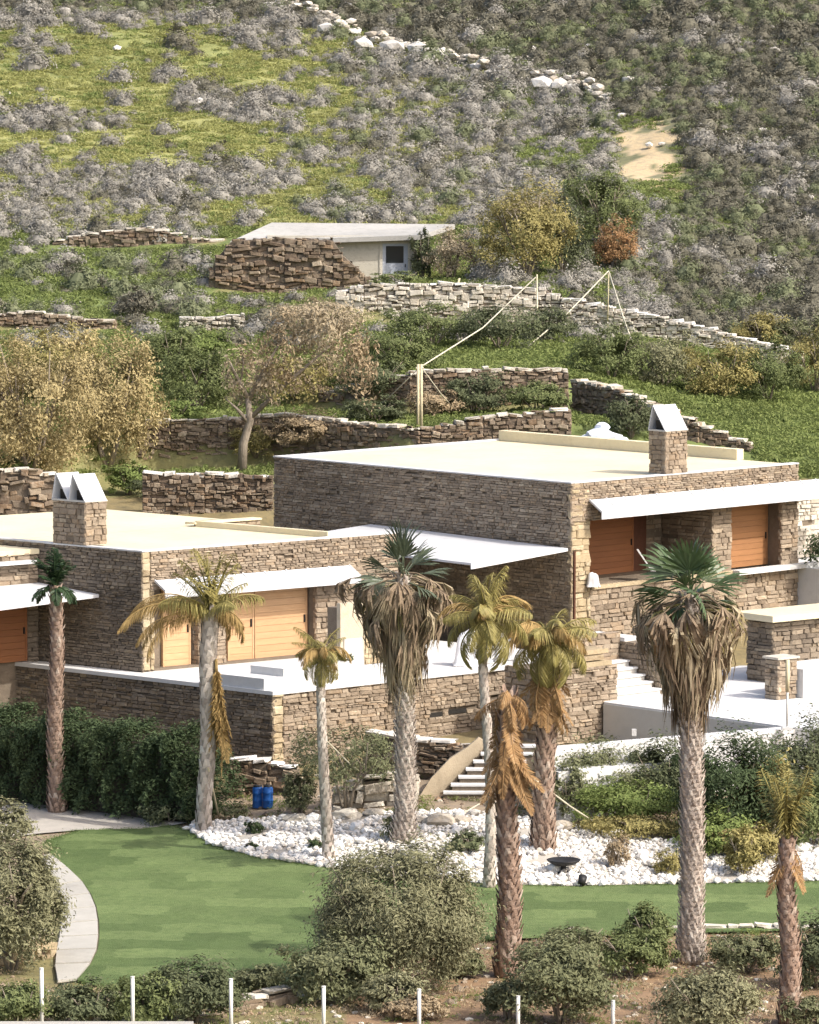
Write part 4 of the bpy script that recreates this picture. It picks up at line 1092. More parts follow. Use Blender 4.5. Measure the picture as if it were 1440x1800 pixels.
def fan_mesh(name, m, seed, Rr=1.0, pet=.7, nseg=22, spread=3.6, droop=.1, fold=.25, tipdroop=.35, w=1.0, jag=.12):
    rng = random.Random(seed); mb = MB()
    mb.tube([(0, 0, 0), (pet * .5, 0, .03), (pet, 0, 0)], [.035, .025, .018], 5)
    V, F_ = blade(nseg, spread, Rr, .05, rng, droop, fold, w, tipdroop, jag)
    mb.add([(x + pet - .05, y, z) for x, y, z in V], F_)
    me = mb.mesh(name); me.materials.append(m); return me
def dead_fan_mesh(name, m, seed):
    """a collapsed dead leaf: stalk bending over and the crumpled blade hanging from it (unit reach, unit hang)"""
    rng = random.Random(seed); mb = MB()
    mb.tube([(0, 0, .12), (.45, 0, .12), (.9, 0, -.02)], [.03, .022, .014], 5)
    n = 19; wd = rng.uniform(.22, .42)
    for i in range(n):
        y = rng.uniform(-wd, wd); L_ = rng.uniform(.55, 1.05) * (1 - .35 * abs(y) / wd); x = .9 + rng.uniform(-.08, .1); hw = rng.uniform(.018, .05); tw = rng.uniform(-1, 1)
        k1, k2 = rng.uniform(-.08, .10), rng.uniform(-.16, .08)
        p = [Vector((.88, 0, 0)), Vector((x + .10, y * .65, -.04 - L_ * .22)), Vector((x + .08 + k1, y, -L_ * .6)), Vector((x + k2, y * 1.2 + rng.uniform(-.05, .05), -L_))]
        d = Vector((math.sin(tw) * .7, math.cos(tw), 0)); b = len(mb.v)
        for q, ww in zip(p, (.4, 1.0, 1.0, .15)): mb.v += [(q - d * hw * ww)[:], (q + d * hw * ww)[:]]
        for k in range(3): mb.f.append((b + 2 * k, b + 2 * k + 1, b + 2 * k + 3, b + 2 * k + 2))
    me = mb.mesh(name); me.materials.append(m); return me
def feather_mesh(name, m, seed, L_=2.2, e0=1.0, bend=1.9, leaf=.5, n=34, hang=.5, wd=.035, tw=0.0):
    rng = random.Random(seed); mb = MB(); P = []; p = Vector((0, 0, 0)); N_ = 14
    for i in range(N_ + 1):
        s = i / N_; e = e0 - bend * s ** 1.3
        P.append((p.copy(), Vector((math.cos(e), tw * s, math.sin(e))).normalized())); p = p + P[-1][1] * (L_ / N_)
    mb.tube([q[0] for q in P], [.03 * (1 - .8 * i / N_) + .004 for i in range(N_ + 1)], 5)
    for k in range(n):
        s = .12 + .88 * k / (n - 1); f = s * N_; i = min(int(f), N_ - 1); c = P[i][0].lerp(P[i + 1][0], f - i); d = P[i][1]
        up = Vector((-d.z, 0, d.x)); l = leaf * (math.sin(math.pi * (.12 + .85 * s)) ** .6) * rng.uniform(.8, 1.1)
        for sd in (-1, 1):
            v = (Vector((0, sd, 0)) * .8 + d * (.55 + .3 * s) + up * rng.uniform(-.1, .3) - Vector((0, 0, hang * rng.uniform(.5, 1.3)))).normalized()
            w_ = v.cross(Vector((0, 0, 1)));
            if w_.length < .05: w_ = d.copy()
            w_ = (w_.normalized() + Vector((0, 0, rng.uniform(-.5, .5)))).normalized() * wd
            mid = c + v * l * .5; tip = c + v * l - Vector((0, 0, l * hang * .45))
            mb.add([c, mid + w_, tip, mid - w_], [(0, 1, 2, 3)])
    me = mb.mesh(name); me.materials.append(m); return me
def attach(name, me, parent, base, az, el=0.0, roll=0.0, s=1.0):
    o = bpy.data.objects.new(name, me); COL.objects.link(o); o.parent = parent
    o.matrix_local = Matrix.Translation(base) @ Matrix.Rotation(az, 4, 'Z') @ Matrix.Rotation(-el, 4, 'Y') @ Matrix.Rotation(roll, 4, 'X') @ Matrix.Diagonal((s, s, s, 1))
    return o
def palm_trunk(t, pts, rad, m, scale_m=None, seed=1, dens=.1, flare=.05, z_from=.05, ssz=1.0):
    mb = MB(); mb.tube(pts, rad, 12)
    me = mb.mesh('trunk', True); me.materials.append(m); o = bpy.data.objects.new('trunk', me); COL.objects.link(o); o.parent = t
    if scale_m:
        rng = random.Random(seed); P = [Vector(p) for p in pts]; L_ = [0]
        for i in range(1, len(P)): L_.append(L_[-1] + (P[i] - P[i - 1]).length)
        s = z_from; ph = 0; V = []; F_ = []
        while s < L_[-1]:
            i = max(k for k in range(len(L_)) if L_[k] <= s); i = min(i, len(P) - 2); f = (s - L_[i]) / (L_[i + 1] - L_[i])
            c = P[i].lerp(P[i + 1], f); r = rad[i] * (1 - f) + rad[i + 1] * f
            n = max(6, int(2 * math.pi * r / (dens * 1.25))); ph += math.pi / n + .15
            for k in range(n):
                a = ph + 2 * math.pi * k / n + rng.uniform(-.06, .06); d = Vector((math.cos(a), math.sin(a), 0)); tn = Vector((-d.y, d.x, 0))
                h = dens * ssz * rng.uniform(1.0, 1.9); w = dens * ssz * rng.uniform(.45, .7); fl = flare * rng.uniform(.6, 1.5)
                b = len(V); lo = c + d * (r - .015)
                V += [(lo - tn * w)[:], (lo + tn * w)[:], (c + d * (r + fl) + tn * w * .45 + Vector((0, 0, h)))[:], (c + d * (r + fl) - tn * w * .45 + Vector((0, 0, h)))[:], (c + d * (r + fl * .7) + Vector((0, 0, h * .45)))[:]]
                F_ += [(b, b + 1, b + 4), (b + 1, b + 2, b + 4), (b + 2, b + 3, b + 4), (b + 3, b, b + 4)]
            s += dens
        me = bpy.data.meshes.new('leaf_base'); me.from_pydata(V, [], F_); me.materials.append(scale_m)
        o = bpy.data.objects.new('leaf_base', me); COL.objects.link(o); o.parent = t; o['kind'] = 'stuff'

FANS = [fan_mesh('frond', M['fan'], 60 + i, 1.0, .6, 18, 1.7 + .5 * i, .04 + .05 * i, .35, .25, w=1.25, jag=.2) for i in range(3)]
FANSG = [fan_mesh('frond', M['fan_grey'], 70 + i, 1.1, .7, 14, 1.15 + .4 * i, .03 + .05 * i, .5, .2, w=1.25, jag=.22) for i in range(3)]
DEADT = [dead_fan_mesh('dead_frond', M['deadfan'], 80 + i) for i in range(5)]
DEADB = [dead_fan_mesh('dead_frond', M['deadbrown'], 90 + i) for i in range(5)]
FANDRY = [fan_mesh('dead_frond', M['deadfan'], 95 + i, .8, .85, 16, 1.5, .45, .6, 1.0, w=.8, jag=.3) for i in range(2)] + [fan_mesh('frond', M['feather'], 98, .85, .8, 16, 1.6, .3, .5, .7, w=.9, jag=.3)]
def fan_palm(label, base, h, r0, r1, skirt_z0, skirt_z1, skirt_r, top_mes, n_dead, n_green, seed, gs=1.0, green_el=(10, 85), hang=1.3):
    rng = random.Random(seed); t = thing('fan_palm', label, 'palm tree', base, 'tall fan palms with dead leaf skirts')
    n = 8; pts = [Vector((.05 * math.sin(i * .7), .04 * math.sin(i * .9), h * i / n)) for i in range(n + 1)]
    rad = [r0 * 1.25] + [r0 + (r1 - r0) * i / n for i in range(1, n + 1)]
    palm_trunk(t, pts, rad, M['palmtrunk'], M['palmscale'], seed, dens=.115, flare=.07)
    for i in range(n_dead):
        f = (i + rng.random()) / n_dead; z = skirt_z0 + (skirt_z1 - skirt_z0) * f
        az = i * 2.39996 + rng.uniform(-.3, .3)
        me = rng.choice(DEADT if rng.random() < .45 else DEADB)
        reach = (.30 + (skirt_r * .92 - .30) * f ** 1.25) * rng.uniform(.5, 1.12); L_ = hang * (1.15 - .35 * f) * rng.uniform(.7, 1.15)
        o = bpy.data.objects.new('dead_frond', me); COL.objects.link(o); o.parent = t
        wd = (.45 + .5 * f) * rng.uniform(.8, 1.2)
        o.matrix_local = Matrix.Translation((pts[-1].x * z / h, pts[-1].y * z / h, z)) @ Matrix.Rotation(az, 4, 'Z') @ Matrix.Rotation(rng.uniform(-.12, .16), 4, 'Y') @ Matrix.Rotation(rng.uniform(-.2, .2), 4, 'X') @ Matrix.Diagonal((reach, wd * 1.1, L_, 1))
    for i in range(int(n_green * 1.7)):
        el = math.radians(rng.uniform(-48, 6)); az = i * 2.39996 + 1.0 + rng.uniform(-.3, .3)
        attach('dead_frond', rng.choice(FANDRY), t, (pts[-1].x, pts[-1].y, h - rng.uniform(.15, .5)), az, el, rng.uniform(-.6, .6), skirt_r / 1.6 * rng.uniform(.75, 1.02))
    for i in range(n_green):
        f = (i + .5) / n_green; el = math.radians(green_el[0] + (green_el[1] - green_el[0]) * f + rng.uniform(-8, 8)); az = i * 2.39996 + rng.uniform(-.2, .2) + seed
        attach('frond', rng.choice(top_mes), t, (pts[-1].x, pts[-1].y, h - .15 + .25 * f), az, el, rng.uniform(-.9, .9), gs * rng.uniform(.75, 1.1))
    return t
def up_m(base, py, px=None): return at_Y(px or 720, py, base.y).z - base.z
bC = hit(710, 1482)
fan_palm('central tall fan palm with grey-green top leaves and a wide brown dead skirt', bC, up_m(bC, 1015), .275, .22, up_m(bC, 1172), up_m(bC, 1015), 1.6, FANSG, 150, 17, 3, gs=.98, green_el=(-12, 84), hang=1.5)
bR = hit(1213, 1692)
fan_palm('right tall fan palm with bright green top leaves and a thick tan dead skirt', bR, up_m(bR, 1050), .285, .235, up_m(bR, 1215), up_m(bR, 1052), 1.65, FANS, 165, 16, 8, gs=1.04, green_el=(-12, 84), hang=1.6)

def feather_palm(label, base, top, r0, r1, mes, n, seed, el=(-.6, .75), s=1.0, trunk_m=None, scale_m=None, dead=None, n_dead=0, dead_z=None, dens=.12, lean_pts=None, ssz=1.0, flare=.05, group='slim palms in the garden', rootstart=0, az0=0.0, dead_s=1.0, spread_az=None):
    rng = random.Random(seed); t = thing('feather_palm', label, 'palm tree', base, group)
    d = top - base; n_ = 7
    pts = [d * (i / n_) + Vector((.05 * math.sin(i * 1.1 + seed) * (1 if 0 < i < n_ else 0), 0, 0)) for i in range(n_ + 1)]
    if lean_pts: pts = lean_pts
    rad = [r0 * 1.15] + [r0 + (r1 - r0) * i / (len(pts) - 1) for i in range(1, len(pts))]
    palm_trunk(t, pts, rad, trunk_m or M['palmtrunk'], scale_m, seed, dens=dens, ssz=ssz, flare=flare)
    for i in range(n):
        f = (i + .5) / n; az = az0 + i * 2.39996 + rng.uniform(-.25, .25)
        if spread_az: az = rng.uniform(*spread_az)
        attach('frond', mes[min(len(mes) - 1, int(f * len(mes)))], t, pts[-1] + Vector((0, 0, -.1 + .2 * f)), az, el[0] + (el[1] - el[0]) * f + rng.uniform(-.12, .12), rng.uniform(-.3, .3), s * rng.uniform(.85, 1.12))
    for i in range(n_dead):
        f = rng.random(); z0, z1 = dead_z; z = z0 + (z1 - z0) * f; k = z / max(pts[-1].z, .1)
        attach('dead_frond', rng.choice(dead), t, Vector((pts[-1].x * k, pts[-1].y * k, z)), rng.uniform(0, 6.28), rng.uniform(-1.45, -.95), rng.uniform(-.5, .5), dead_s * rng.uniform(.75, 1.15))
    return t
FY = [feather_mesh('frond', M['feather'], 10 + i, 1.6, e, bd, .48, 60, .9, wd=.014) for i, (e, bd) in enumerate(((.5, 2.2), (.8, 1.9), (1.1, 1.4), (1.35, .8)))]
FD = [feather_mesh('frond', M['feather_dry'], 20 + i, 1.7, e, bd, .5, 46, .9, wd=.02) for i, (e, bd) in enumerate(((.45, 2.1), (.75, 2.2)))]
FX = [feather_mesh('dead_frond', M['feather_dead'], 30 + i, 1.6, e, bd, .42, 44, 1.0, wd=.022) for i, (e, bd) in enumerate(((.5, 1.6), (.3, .9), (.7, 1.9)))]
FGOLD = [feather_mesh('dead_frond', M['feather_dry'], 36 + i, 1.6, e, bd, .32, 44, 1.0, wd=.02) for i, (e, bd) in enumerate(((.5, 1.6), (.3, .9)))]
FS = [feather_mesh('frond', M['feather'], 50 + i, 1.7, e, bd, .42, 46, .55, wd=.02) for i, (e, bd) in enumerate(((1.5, .25), (1.4, .6)))]
FA = [feather_mesh('dead_frond', M['feather_dry'], 52 + i, 3.3, e, bd, .5, 60, 1.0, wd=.016) for i, (e, bd) in enumerate(((.45, 1.7), (.7, 1.9)))]
FH = [feather_mesh('dead_frond', M['feather_dead'], 54 + i, 1.7, 0.0, bd, .32, 44, .1, wd=.02) for i, bd in enumerate((.3, -.25, .5))]
FHG = [feather_mesh('dead_frond', M['feather_dry'], 58 + i, 1.9, 0.0, bd, .3, 44, .1, wd=.018) for i, bd in enumerate((.2, -.2))]
FG = [feather_mesh('frond', M['feather_green'], 40 + i, .95, e, bd, .3, 22, .35, wd=.03) for i, (e, bd) in enumerate(((.6, 1.6), (1.1, .7), (1.4, .3)))]

def px_palm(bx, by, tx, ty):
    b = hit(bx, by); return b, at_Y(tx, ty, b.y)
b, tp = px_palm(100, 1428, 97, 1030)
feather_palm('slim reddish palm with a small dark green tuft at the left, before the hedge', b, tp, .24, .16, FG, 20, 2, el=(-.7, .6), s=1.0, trunk_m=M['redtrunk'], scale_m=M['redscale'], dens=.13)
b, tp = px_palm(358, 1462, 372, 1075)
P2 = feather_palm('tall palm with arching yellow-green fronds in front of the orange shutters', b, tp, .20, .24, FY[2:] + FS, 20, 5, el=(-.35, .1), s=1.0, trunk_m=M['palebark'], scale_m=M['palmscale'], az0=.4, dens=.2, flare=.02)
k = tp - b; rr = random.Random(77)
for i in range(7): attach('dead_frond', FA[i % 2], P2, k + Vector((0, 0, -.25 + .2 * rr.random())), math.pi + rr.uniform(-.35, .35), rr.uniform(-.35, .15), rr.uniform(-.3, .3), rr.uniform(.72, 1.0))
for i in range(4): attach('dead_frond', FD[i % 2], P2, k + Vector((0, 0, -.1)), rr.uniform(-.6, .6), rr.uniform(-.6, -.1), rr.uniform(-.3, .3), rr.uniform(.6, .85))
for i in range(16): attach('dead_frond', FHG[i % 2], P2, k * .72 + Vector((.2, -.18, rr.uniform(-.35, .45))), rr.uniform(-.9, .5), rr.uniform(-1.6, -1.42), rr.uniform(-.4, .4), rr.uniform(.9, 1.35))
b, tp = px_palm(578, 1512, 565, 1150)
d = tp - b
P3 = feather_palm('small leaning palm with a narrow olive tuft between two stone walls', b, tp, .15, .10, FY[1:] + FD[:1], 24, 6, el=(-1.3, .2), s=.6, trunk_m=M['palebark'], scale_m=M['palmscale'], dens=.16, flare=.015, ssz=.9,
             lean_pts=[Vector((0, 0, 0)), d * .3 + Vector((-.04, 0, 0)), d * .55 + Vector((-.06, 0, 0)), d * .8 + Vector((-.06, 0, 0)), d])
b, tp = px_palm(860, 1562, 852, 1090)
P4 = feather_palm('thin pale-trunked palm with loose yellow-green fronds right of the central palm', b, tp, .15, .10, FY + FD[:1], 30, 9, el=(-1.0, .6), s=.88, trunk_m=M['palebark'], scale_m=M['palmscale'], dens=.17, flare=.012, ssz=.9, lean_pts=[(tp - b) * q + Vector((.09 * math.sin(q * 5), .06 * math.sin(q * 7), 0)) * (1 if q < 1 else 0) for q in (0, .15, .3, .45, .6, .75, .88, 1)])
b, tp = px_palm(892, 1715, 893, 1225)
P5 = feather_palm('dying palm with brown hanging fronds and a scaly trunk, right of the olive bush', b, tp, .29, .17, FX, 8, 12, el=(-1.0, -.3), s=.62, trunk_m=M['redtrunk'], scale_m=M['redscale'], dead=FH, n_dead=44, dead_z=((tp - b).z * .80, (tp - b).z * .99), dens=.14, ssz=1.15, flare=.07, dead_s=.92)
b, tp = px_palm(955, 1495, 965, 1130)
P6 = feather_palm('reddish-trunked palm with yellow crown and brown dead fronds in the white rocks', b, tp, .31, .2, FY[:3] + FD[:1], 34, 15, el=(-1.2, .55), s=.95, trunk_m=M['redtrunk'], scale_m=M['redscale'], dead=FH + FX[1:2], n_dead=44, dead_z=((tp - b).z * .76, (tp - b).z * .97), dens=.14, ssz=1.15, flare=.06, dead_s=.85)
b, tp = px_palm(1388, 1799, 1385, 1475)
P7 = feather_palm('young palm with upright yellow spear leaves at the right edge of the garden', b, tp, .24, .17, FS, 12, 18, el=(-.12, .05), s=.95, trunk_m=M['redtrunk'], scale_m=M['redscale'], dead=FH[1:2] + FX[1:2], n_dead=9, dead_z=((tp - b).z * .96, (tp - b).z), dens=.14, dead_s=.7)

# ---------------------------------------------------------------- trees and shrubs of the garden
bush('olive_bush', 'large round grey-green olive bush at the bottom centre of the lawn', 'bush', 700, 1738, 330, 272, M['olive'], leaf=.11, n=42000, seed=1, clumps=300, hollow=.62, spread=.10, lumpy=.35, stems=6, asp=.34, bottom=-.8)
bush('shrub', 'lower leafy green shrub against the left foot of the large olive bush', 'shrub', 588, 1762, 210, 118, M['olive_dark'], leaf=.11, n=8000, seed=2, clumps=60, spread=.14)
bush('olive_bush', 'grey olive bush at the left edge beside the curved path', 'bush', 22, 1705, 210, 240, M['olive'], leaf=.11, n=22000, seed=3, clumps=200, hollow=.6, lumpy=.5, spread=.12, asp=.36)
bush('shrub', 'grey-green shrub at the left edge by the driveway end', 'shrub', 8, 1490, 110, 78, M['olive'], leaf=.14, n=1800, seed=4)
FB = [(30, 1806, 130, 84, 'bush', 'low green shrub with white stones at the bottom left corner'), (150, 1803, 140, 76, 'bushdark', 'low dark shrub beside the first fence post'), (255, 1800, 150, 90, 'bush', 'green shrub between the second and third fence posts'),
      (340, 1796, 170, 112, 'bushdark', 'tallest of the dark green shrubs along the front of the lawn'), (300, 1760, 120, 52, 'bush', 'small green shrub at the front edge of the lawn'), (455, 1742, 90, 46, 'olive_dark', 'small olive shrub above the flat slab wall'),
      (985, 1800, 205, 160, 'olive_dark', 'dark green shrub on a short trunk right of the dying palm'), (893, 1790, 90, 76, 'olive_dark', 'olive shrub at the foot of the dying palm'), (1248, 1822, 205, 128, 'olive', 'fine grey-green cushion shrub below the right fan palm'),
      (1118, 1715, 140, 84, 'bush', 'dark shrub left of the right fan palm base'), (1135, 1668, 110, 72, 'bush', 'small sprig of green leaves by the pale kerb wall'), (1315, 1708, 140, 72, 'olive_dark', 'olive shrub right of the right fan palm base'),
      (1440, 1735, 150, 120, 'bushdark', 'dark shrub in the right corner behind the young palm'), (812, 1716, 90, 44, 'olive_dark', 'low olive shrub under the right side of the large olive bush'), (730, 1790, 110, 40, 'brownleaf', 'low dry shrub on the red soil'),
      (690, 1780, 130, 70, 'olive', 'low grey shrub under the large olive bush'), (1010, 1690, 130, 62, 'olive_dark', 'dark low shrub by the kerb behind the dying palm'), (1420, 1800, 100, 50, 'olive_dark', 'low shrub at the foot of the young palm')]
for i, (x, y, w, h, m, lb) in enumerate(FB):
    bush('shrub', lb, 'shrub', x, y, w, h, M[m], leaf=.10, n=int(1800 + w * h * .34), seed=20 + i, clumps=40 + w // 4, spread=.14)
# clipped hedge before the terrace wall
def hedge():
    rng = np.random.default_rng(5); a = hit(-140, 1392); b_ = Vector(hit(372, 1447))
    t = thing('hedge', 'tall dark green hedge running below the left terrace wall', 'hedge', (a + b_) / 2)
    L_ = (b_ - a).length; n = 62000; d = (b_ - a).normalized(); nn = Vector((-d.y, d.x, 0)).normalized()
    s = rng.random(n); hh = 2.35 - .2 * s + .22 * np.sin(s * 31) + .15 * np.sin(s * 73 + 1)
    hh *= 1 - .55 * np.clip((s - .86) / .14, 0, 1) ** 2
    face = rng.random(n); dep = 1.9
    v = np.where(face < .45, 0.0, np.where(face < .75, rng.random(n), rng.random(n))); zz = np.where(face < .45, rng.random(n) ** .8, np.where(face < .75, 1.0, rng.random(n)))
    bul = .25 * np.sin(s * 47 + zz * 5) + .18 * np.sin(s * 91 - zz * 9)
    C = np.zeros((n, 3)); off = v * dep - bul * (face < .45) + rng.normal(size=n) * .10
    for k in range(3): C[:, k] = a[k] + d[k] * L_ * s + nn[k] * off
    gr = np.array(a.z + (b_.z - a.z) * s); C[:, 2] = gr + zz * hh + rng.normal(size=n) * .10
    O = np.zeros((n, 3)); O[:, 0] = -nn.x * (face < .45); O[:, 1] = -nn.y * (face < .45); O[:, 2] = .5 + (face > .45)
    V, F_ = leaves(C, .115, rng, up=.3, out=O, outw=1.0)
    me = np_mesh('foliage', V, F_); me.materials.append(M['hedge']); put('foliage', me, None, t)
    c = MB(); q = [a + nn * .25, b_ + nn * .25 - d * 1.2, b_ + nn * 1.6 - d * 1.2, a + nn * 1.6]
    c.hexa([(p.x, p.y, p.z - .3) for p in q] + [(p.x, p.y, p.z + 1.75) for p in q]); c.build('branches', M['twig'], t)
hedge()
GB = [(40, 1262, 130, 44, 'bright', 'yellow-green shrub tips above the hedge at the left edge', (46.0,)), (240, 1290, 110, 40, 'bush', 'grey-green shoots along the hedge top', None)]
bush('olive_tree', 'airy grey-green olive tree before the sunlit terrace wall', 'tree', 610, 1432, 240, 165, M['olive_dark'], leaf=.12, n=4200, seed=50, clumps=60, spread=.13, lift=.2, stems=5, asp=.34, bottom=-.6)
MB2 = [(1020, 1424, 170, 92, 'bushdark', 'dense dark shrub hiding the foot of the pool rim'), (1128, 1418, 190, 88, 'olive_dark', 'dense grey-green shrub in the middle below the pool rim'), (1050, 1412, 230, 118, 'olive_dark', 'grey-green shrub under the white pool rim'), (985, 1440, 120, 96, 'olive_dark', 'dark grey-green shrub at the left end of the pool rim'), (1105, 1448, 200, 76, 'bright', 'bright green shrub above the white rocks'), (1120, 1468, 190, 40, 'goldgreen', 'low yellow shrub at the back edge of the white rocks'),
       (1165, 1425, 140, 128, 'bushdark', 'dark shrub left of the right fan palm trunk'), (1285, 1478, 200, 186, 'hedge', 'large dark green shrub right of the right fan palm trunk'), (1410, 1440, 200, 170, 'bushdark', 'big dark shrub below the pool terrace at the right edge'),
       (1425, 1490, 130, 130, 'bush', 'leafy green shrub at the right edge by the white rocks'), (1262, 1502, 150, 74, 'bright', 'light green shrub right of the right fan palm'), (1320, 1512, 130, 62, 'goldgreen', 'yellow-green shrub at the back of the white rocks'),
       (1340, 1470, 110, 150, 'goldgreen', 'yellowish shrub left of the young palm crown'), (1086, 1527, 50, 62, 'brownleaf', 'dry brown plant growing in the white rocks'), (1305, 1542, 70, 92, 'goldgreen', 'dry grassy plant in the rocks right of the right fan palm'),
       (1175, 1540, 60, 50, 'goldgreen', 'sparse dry plant left of the fan palm trunk in the rocks'), (446, 1468, 34, 28, 'hedge', 'small dark plant in the white rocks near the tall palm'), (442, 1496, 26, 16, 'hedge', 'tiny dark plant at the front of the white rocks'),
       (556, 1494, 30, 22, 'hedge', 'small dark plant left of the small leaning palm'), (412, 1440, 56, 26, 'olive_dark', 'low shrub beside the blue drums'), (528, 1432, 64, 84, 'olive_dark', 'twiggy shrub right of the blue drums'),
       (1178, 1320, 60, 44, 'bush', 'green shoot growing from the right fan palm trunk'), (700, 1478, 60, 50, 'olive_dark', 'small shrub at the foot of the central fan palm'), (820, 1500, 70, 40, 'bushdark', 'low plant among the white rocks by the pale trunk'),
       (300, 1446, 120, 36, 'bushdark', 'low dark groundcover at the right end of the hedge')]
for i, (x, y, w, h, m, lb) in enumerate(MB2):
    loc = None
    if 'fan palm trunk' in lb and 'shoot' in lb: loc = hit(1178, 1560) + Vector((0, 0, 3.6)); continue
    bush('shrub', lb, 'shrub', x, y, w, h, M[m], leaf=.10 if w > 60 else .07, n=int(600 + w * h * .5), seed=120 + i, clumps=20 + w // 4, spread=.15, stems=4 if w > 60 else 3, stem_r=.035)
bush('shrub', 'dark clipped shrub on the upper terrace at the right edge', 'shrub', 0, 0, 120, 62, M['hedge'], leaf=.12, n=2200, seed=160, loc=FU.p(ULEN + .6, -1.2, 13.35))

# behind the houses
BB = [('tamarisk_tree', 55, 842, 310, 266, 'gold', 'large golden dry tree at the left edge behind the twin chimney', 'tree', 9000, .5),
      ('tamarisk_tree', 190, 822, 215, 236, 'gold', 'narrower golden dry tree beside the large one', 'tree', 5500, .5),
      ('tamarisk_tree', 95, 700, 200, 130, 'goldgreen', 'yellow-olive crown rising behind the golden trees', 'tree', 4000, .5),
      ('shrub', 345, 722, 150, 110, 'bush', 'green shrub between the golden trees and the brown tree', 'shrub', 3000, .3), ('shrub', 300, 665, 120, 90, 'bush', 'darker green shrub right of the golden tree top', 'shrub', 2400, .3),
      ('shrub', 360, 640, 120, 60, 'bright', 'bright green shrub below the white wall stones', 'shrub', 1800, .3), ('shrub', 300, 745, 150, 40, 'bright', 'low green growth on top of the dark retaining wall', 'shrub', 1500, .3),
      ('shrub', 660, 742, 120, 46, 'bushdark', 'low dark shrub above the retaining wall beside the wooden post', 'shrub', 1500, .3), ('shrub', 660, 700, 130, 72, 'bushdark', 'dark shrub left of the wooden post', 'shrub', 2000, .3),
      ('shrub', 700, 655, 150, 78, 'bush', 'rounded green shrub behind the wooden post', 'shrub', 2400, .3), ('shrub', 760, 610, 170, 74, 'bush', 'green shrub under the pale stone wall', 'shrub', 2400, .3),
      ('shrub', 880, 614, 170, 82, 'bushdark', 'dark green shrub left of the thin pole', 'shrub', 2600, .3), ('shrub', 960, 600, 110, 60, 'bushdark', 'dark shrub right of the thin pole', 'shrub', 1600, .3),
      ('shrub', 835, 728, 140, 70, 'bushdark', 'dark green shrub on the terrace in the middle', 'shrub', 2200, .3), ('shrub', 945, 726, 130, 56, 'bush', 'clipped green shrub before the shaded terrace wall', 'shrub', 2000, .3), ('shrub', 760, 732, 110, 50, 'brownleaf', 'brownish shrub right of the wooden post', 'shrub', 1300, .3),
      ('shrub', 1075, 668, 150, 92, 'bush', 'first olive-green bush below the slanting white wall', 'shrub', 2600, .3), ('shrub', 1170, 680, 150, 92, 'olive', 'second olive-green bush below the slanting white wall', 'shrub', 2600, .3),
      ('shrub', 1265, 698, 150, 96, 'goldgreen', 'yellowish bush below the slanting white wall', 'shrub', 2600, .3), ('shrub', 1350, 705, 140, 106, 'bush', 'olive bush beneath the end of the white wall', 'shrub', 2600, .3),
      ('shrub', 1435, 690, 130, 110, 'goldgreen', 'yellow-green bush at the right edge above the grass', 'shrub', 2400, .3), ('shrub', 1335, 612, 110, 60, 'goldgreen', 'yellow-green bush above the slanting white wall', 'shrub', 2000, .3), ('shrub', 1410, 622, 120, 70, 'olive_dark', 'olive bush above the white wall at the right edge', 'shrub', 1700, .3),
      ('shrub', 1110, 765, 90, 72, 'bushdark', 'dark shrub between the pale blue heap and the upper chimney', 'shrub', 1400, .3),
      ('tree', 925, 492, 200, 172, 'goldgreen', 'yellow-green tree to the right of the concrete hut', 'tree', 4600, .4), ('tree', 1065, 440, 160, 150, 'bush', 'olive-green tree below the sandy gully', 'tree', 4000, .4),
      ('tree', 985, 485, 100, 130, 'bushdark', 'dark green tree between the yellow-green and orange trees', 'tree', 2600, .4), ('shrub', 1085, 472, 84, 86, 'orangeleaf', 'small orange-brown tree beside the dark hillside', 'tree', 1700, .3),
      ('shrub', 795, 492, 90, 92, 'beige', 'beige dry shrub at the right end of the hut', 'shrub', 1700, .3), ('shrub', 742, 492, 44, 84, 'bushdark', 'dark ivy-like shrub against the right end of the hut', 'shrub', 1300, .3),
      ('shrub', 930, 400, 120, 66, 'beige', 'pale dry shrub above the yellow-green tree', 'shrub', 1500, .3), ('shrub', 240, 560, 76, 52, 'scrub_dark', 'dark blue-grey shrub at the foot of the ruined wall field', 'shrub', 1300, .3),
      ('shrub', 560, 585, 190, 60, 'beige', 'beige dry growth in front of the ruined wall', 'shrub', 2000, .3), ('shrub', 520, 700, 220, 80, 'brownleaf', 'brown undergrowth beneath the brown tree', 'shrub', 2400, .3),
      ('shrub', 700, 500, 90, 24, 'bush', 'low green weeds before the hut door', 'shrub', 700, .3), ('shrub', 225, 868, 90, 58, 'bright', 'bright green plant behind the lower house roof', 'shrub', 1300, .3), ('shrub', 320, 872, 190, 36, 'bushdark', 'dark creeper on the wall behind the lower house roof', 'shrub', 1500, .3),
      ('shrub', 540, 780, 150, 60, 'brownleaf', 'dry brown shrub behind the upper house corner', 'shrub', 1600, .3), ('shrub', 450, 800, 90, 50, 'goldgreen', 'yellowish shrub at the foot of the bare tree trunk', 'shrub', 1000, .3)]
for i, (nm, x, y, w, h, m, lb, cat, n, hg) in enumerate(BB):
    big = nm != 'shrub'
    bush(nm, lb, cat, x, y, w, h, M[m], leaf=.125 if big else .11, n=int(n * 3.2), seed=200 + i, clumps=120 if big else 60, hang=1.4 if nm == 'tamarisk_tree' else .2, up=.25 if nm == 'tamarisk_tree' else .5, spread=.10 if big else .12, stems=5, stem_r=.09 if big else .05, bottom=-.97 if nm == 'tamarisk_tree' else -.75)
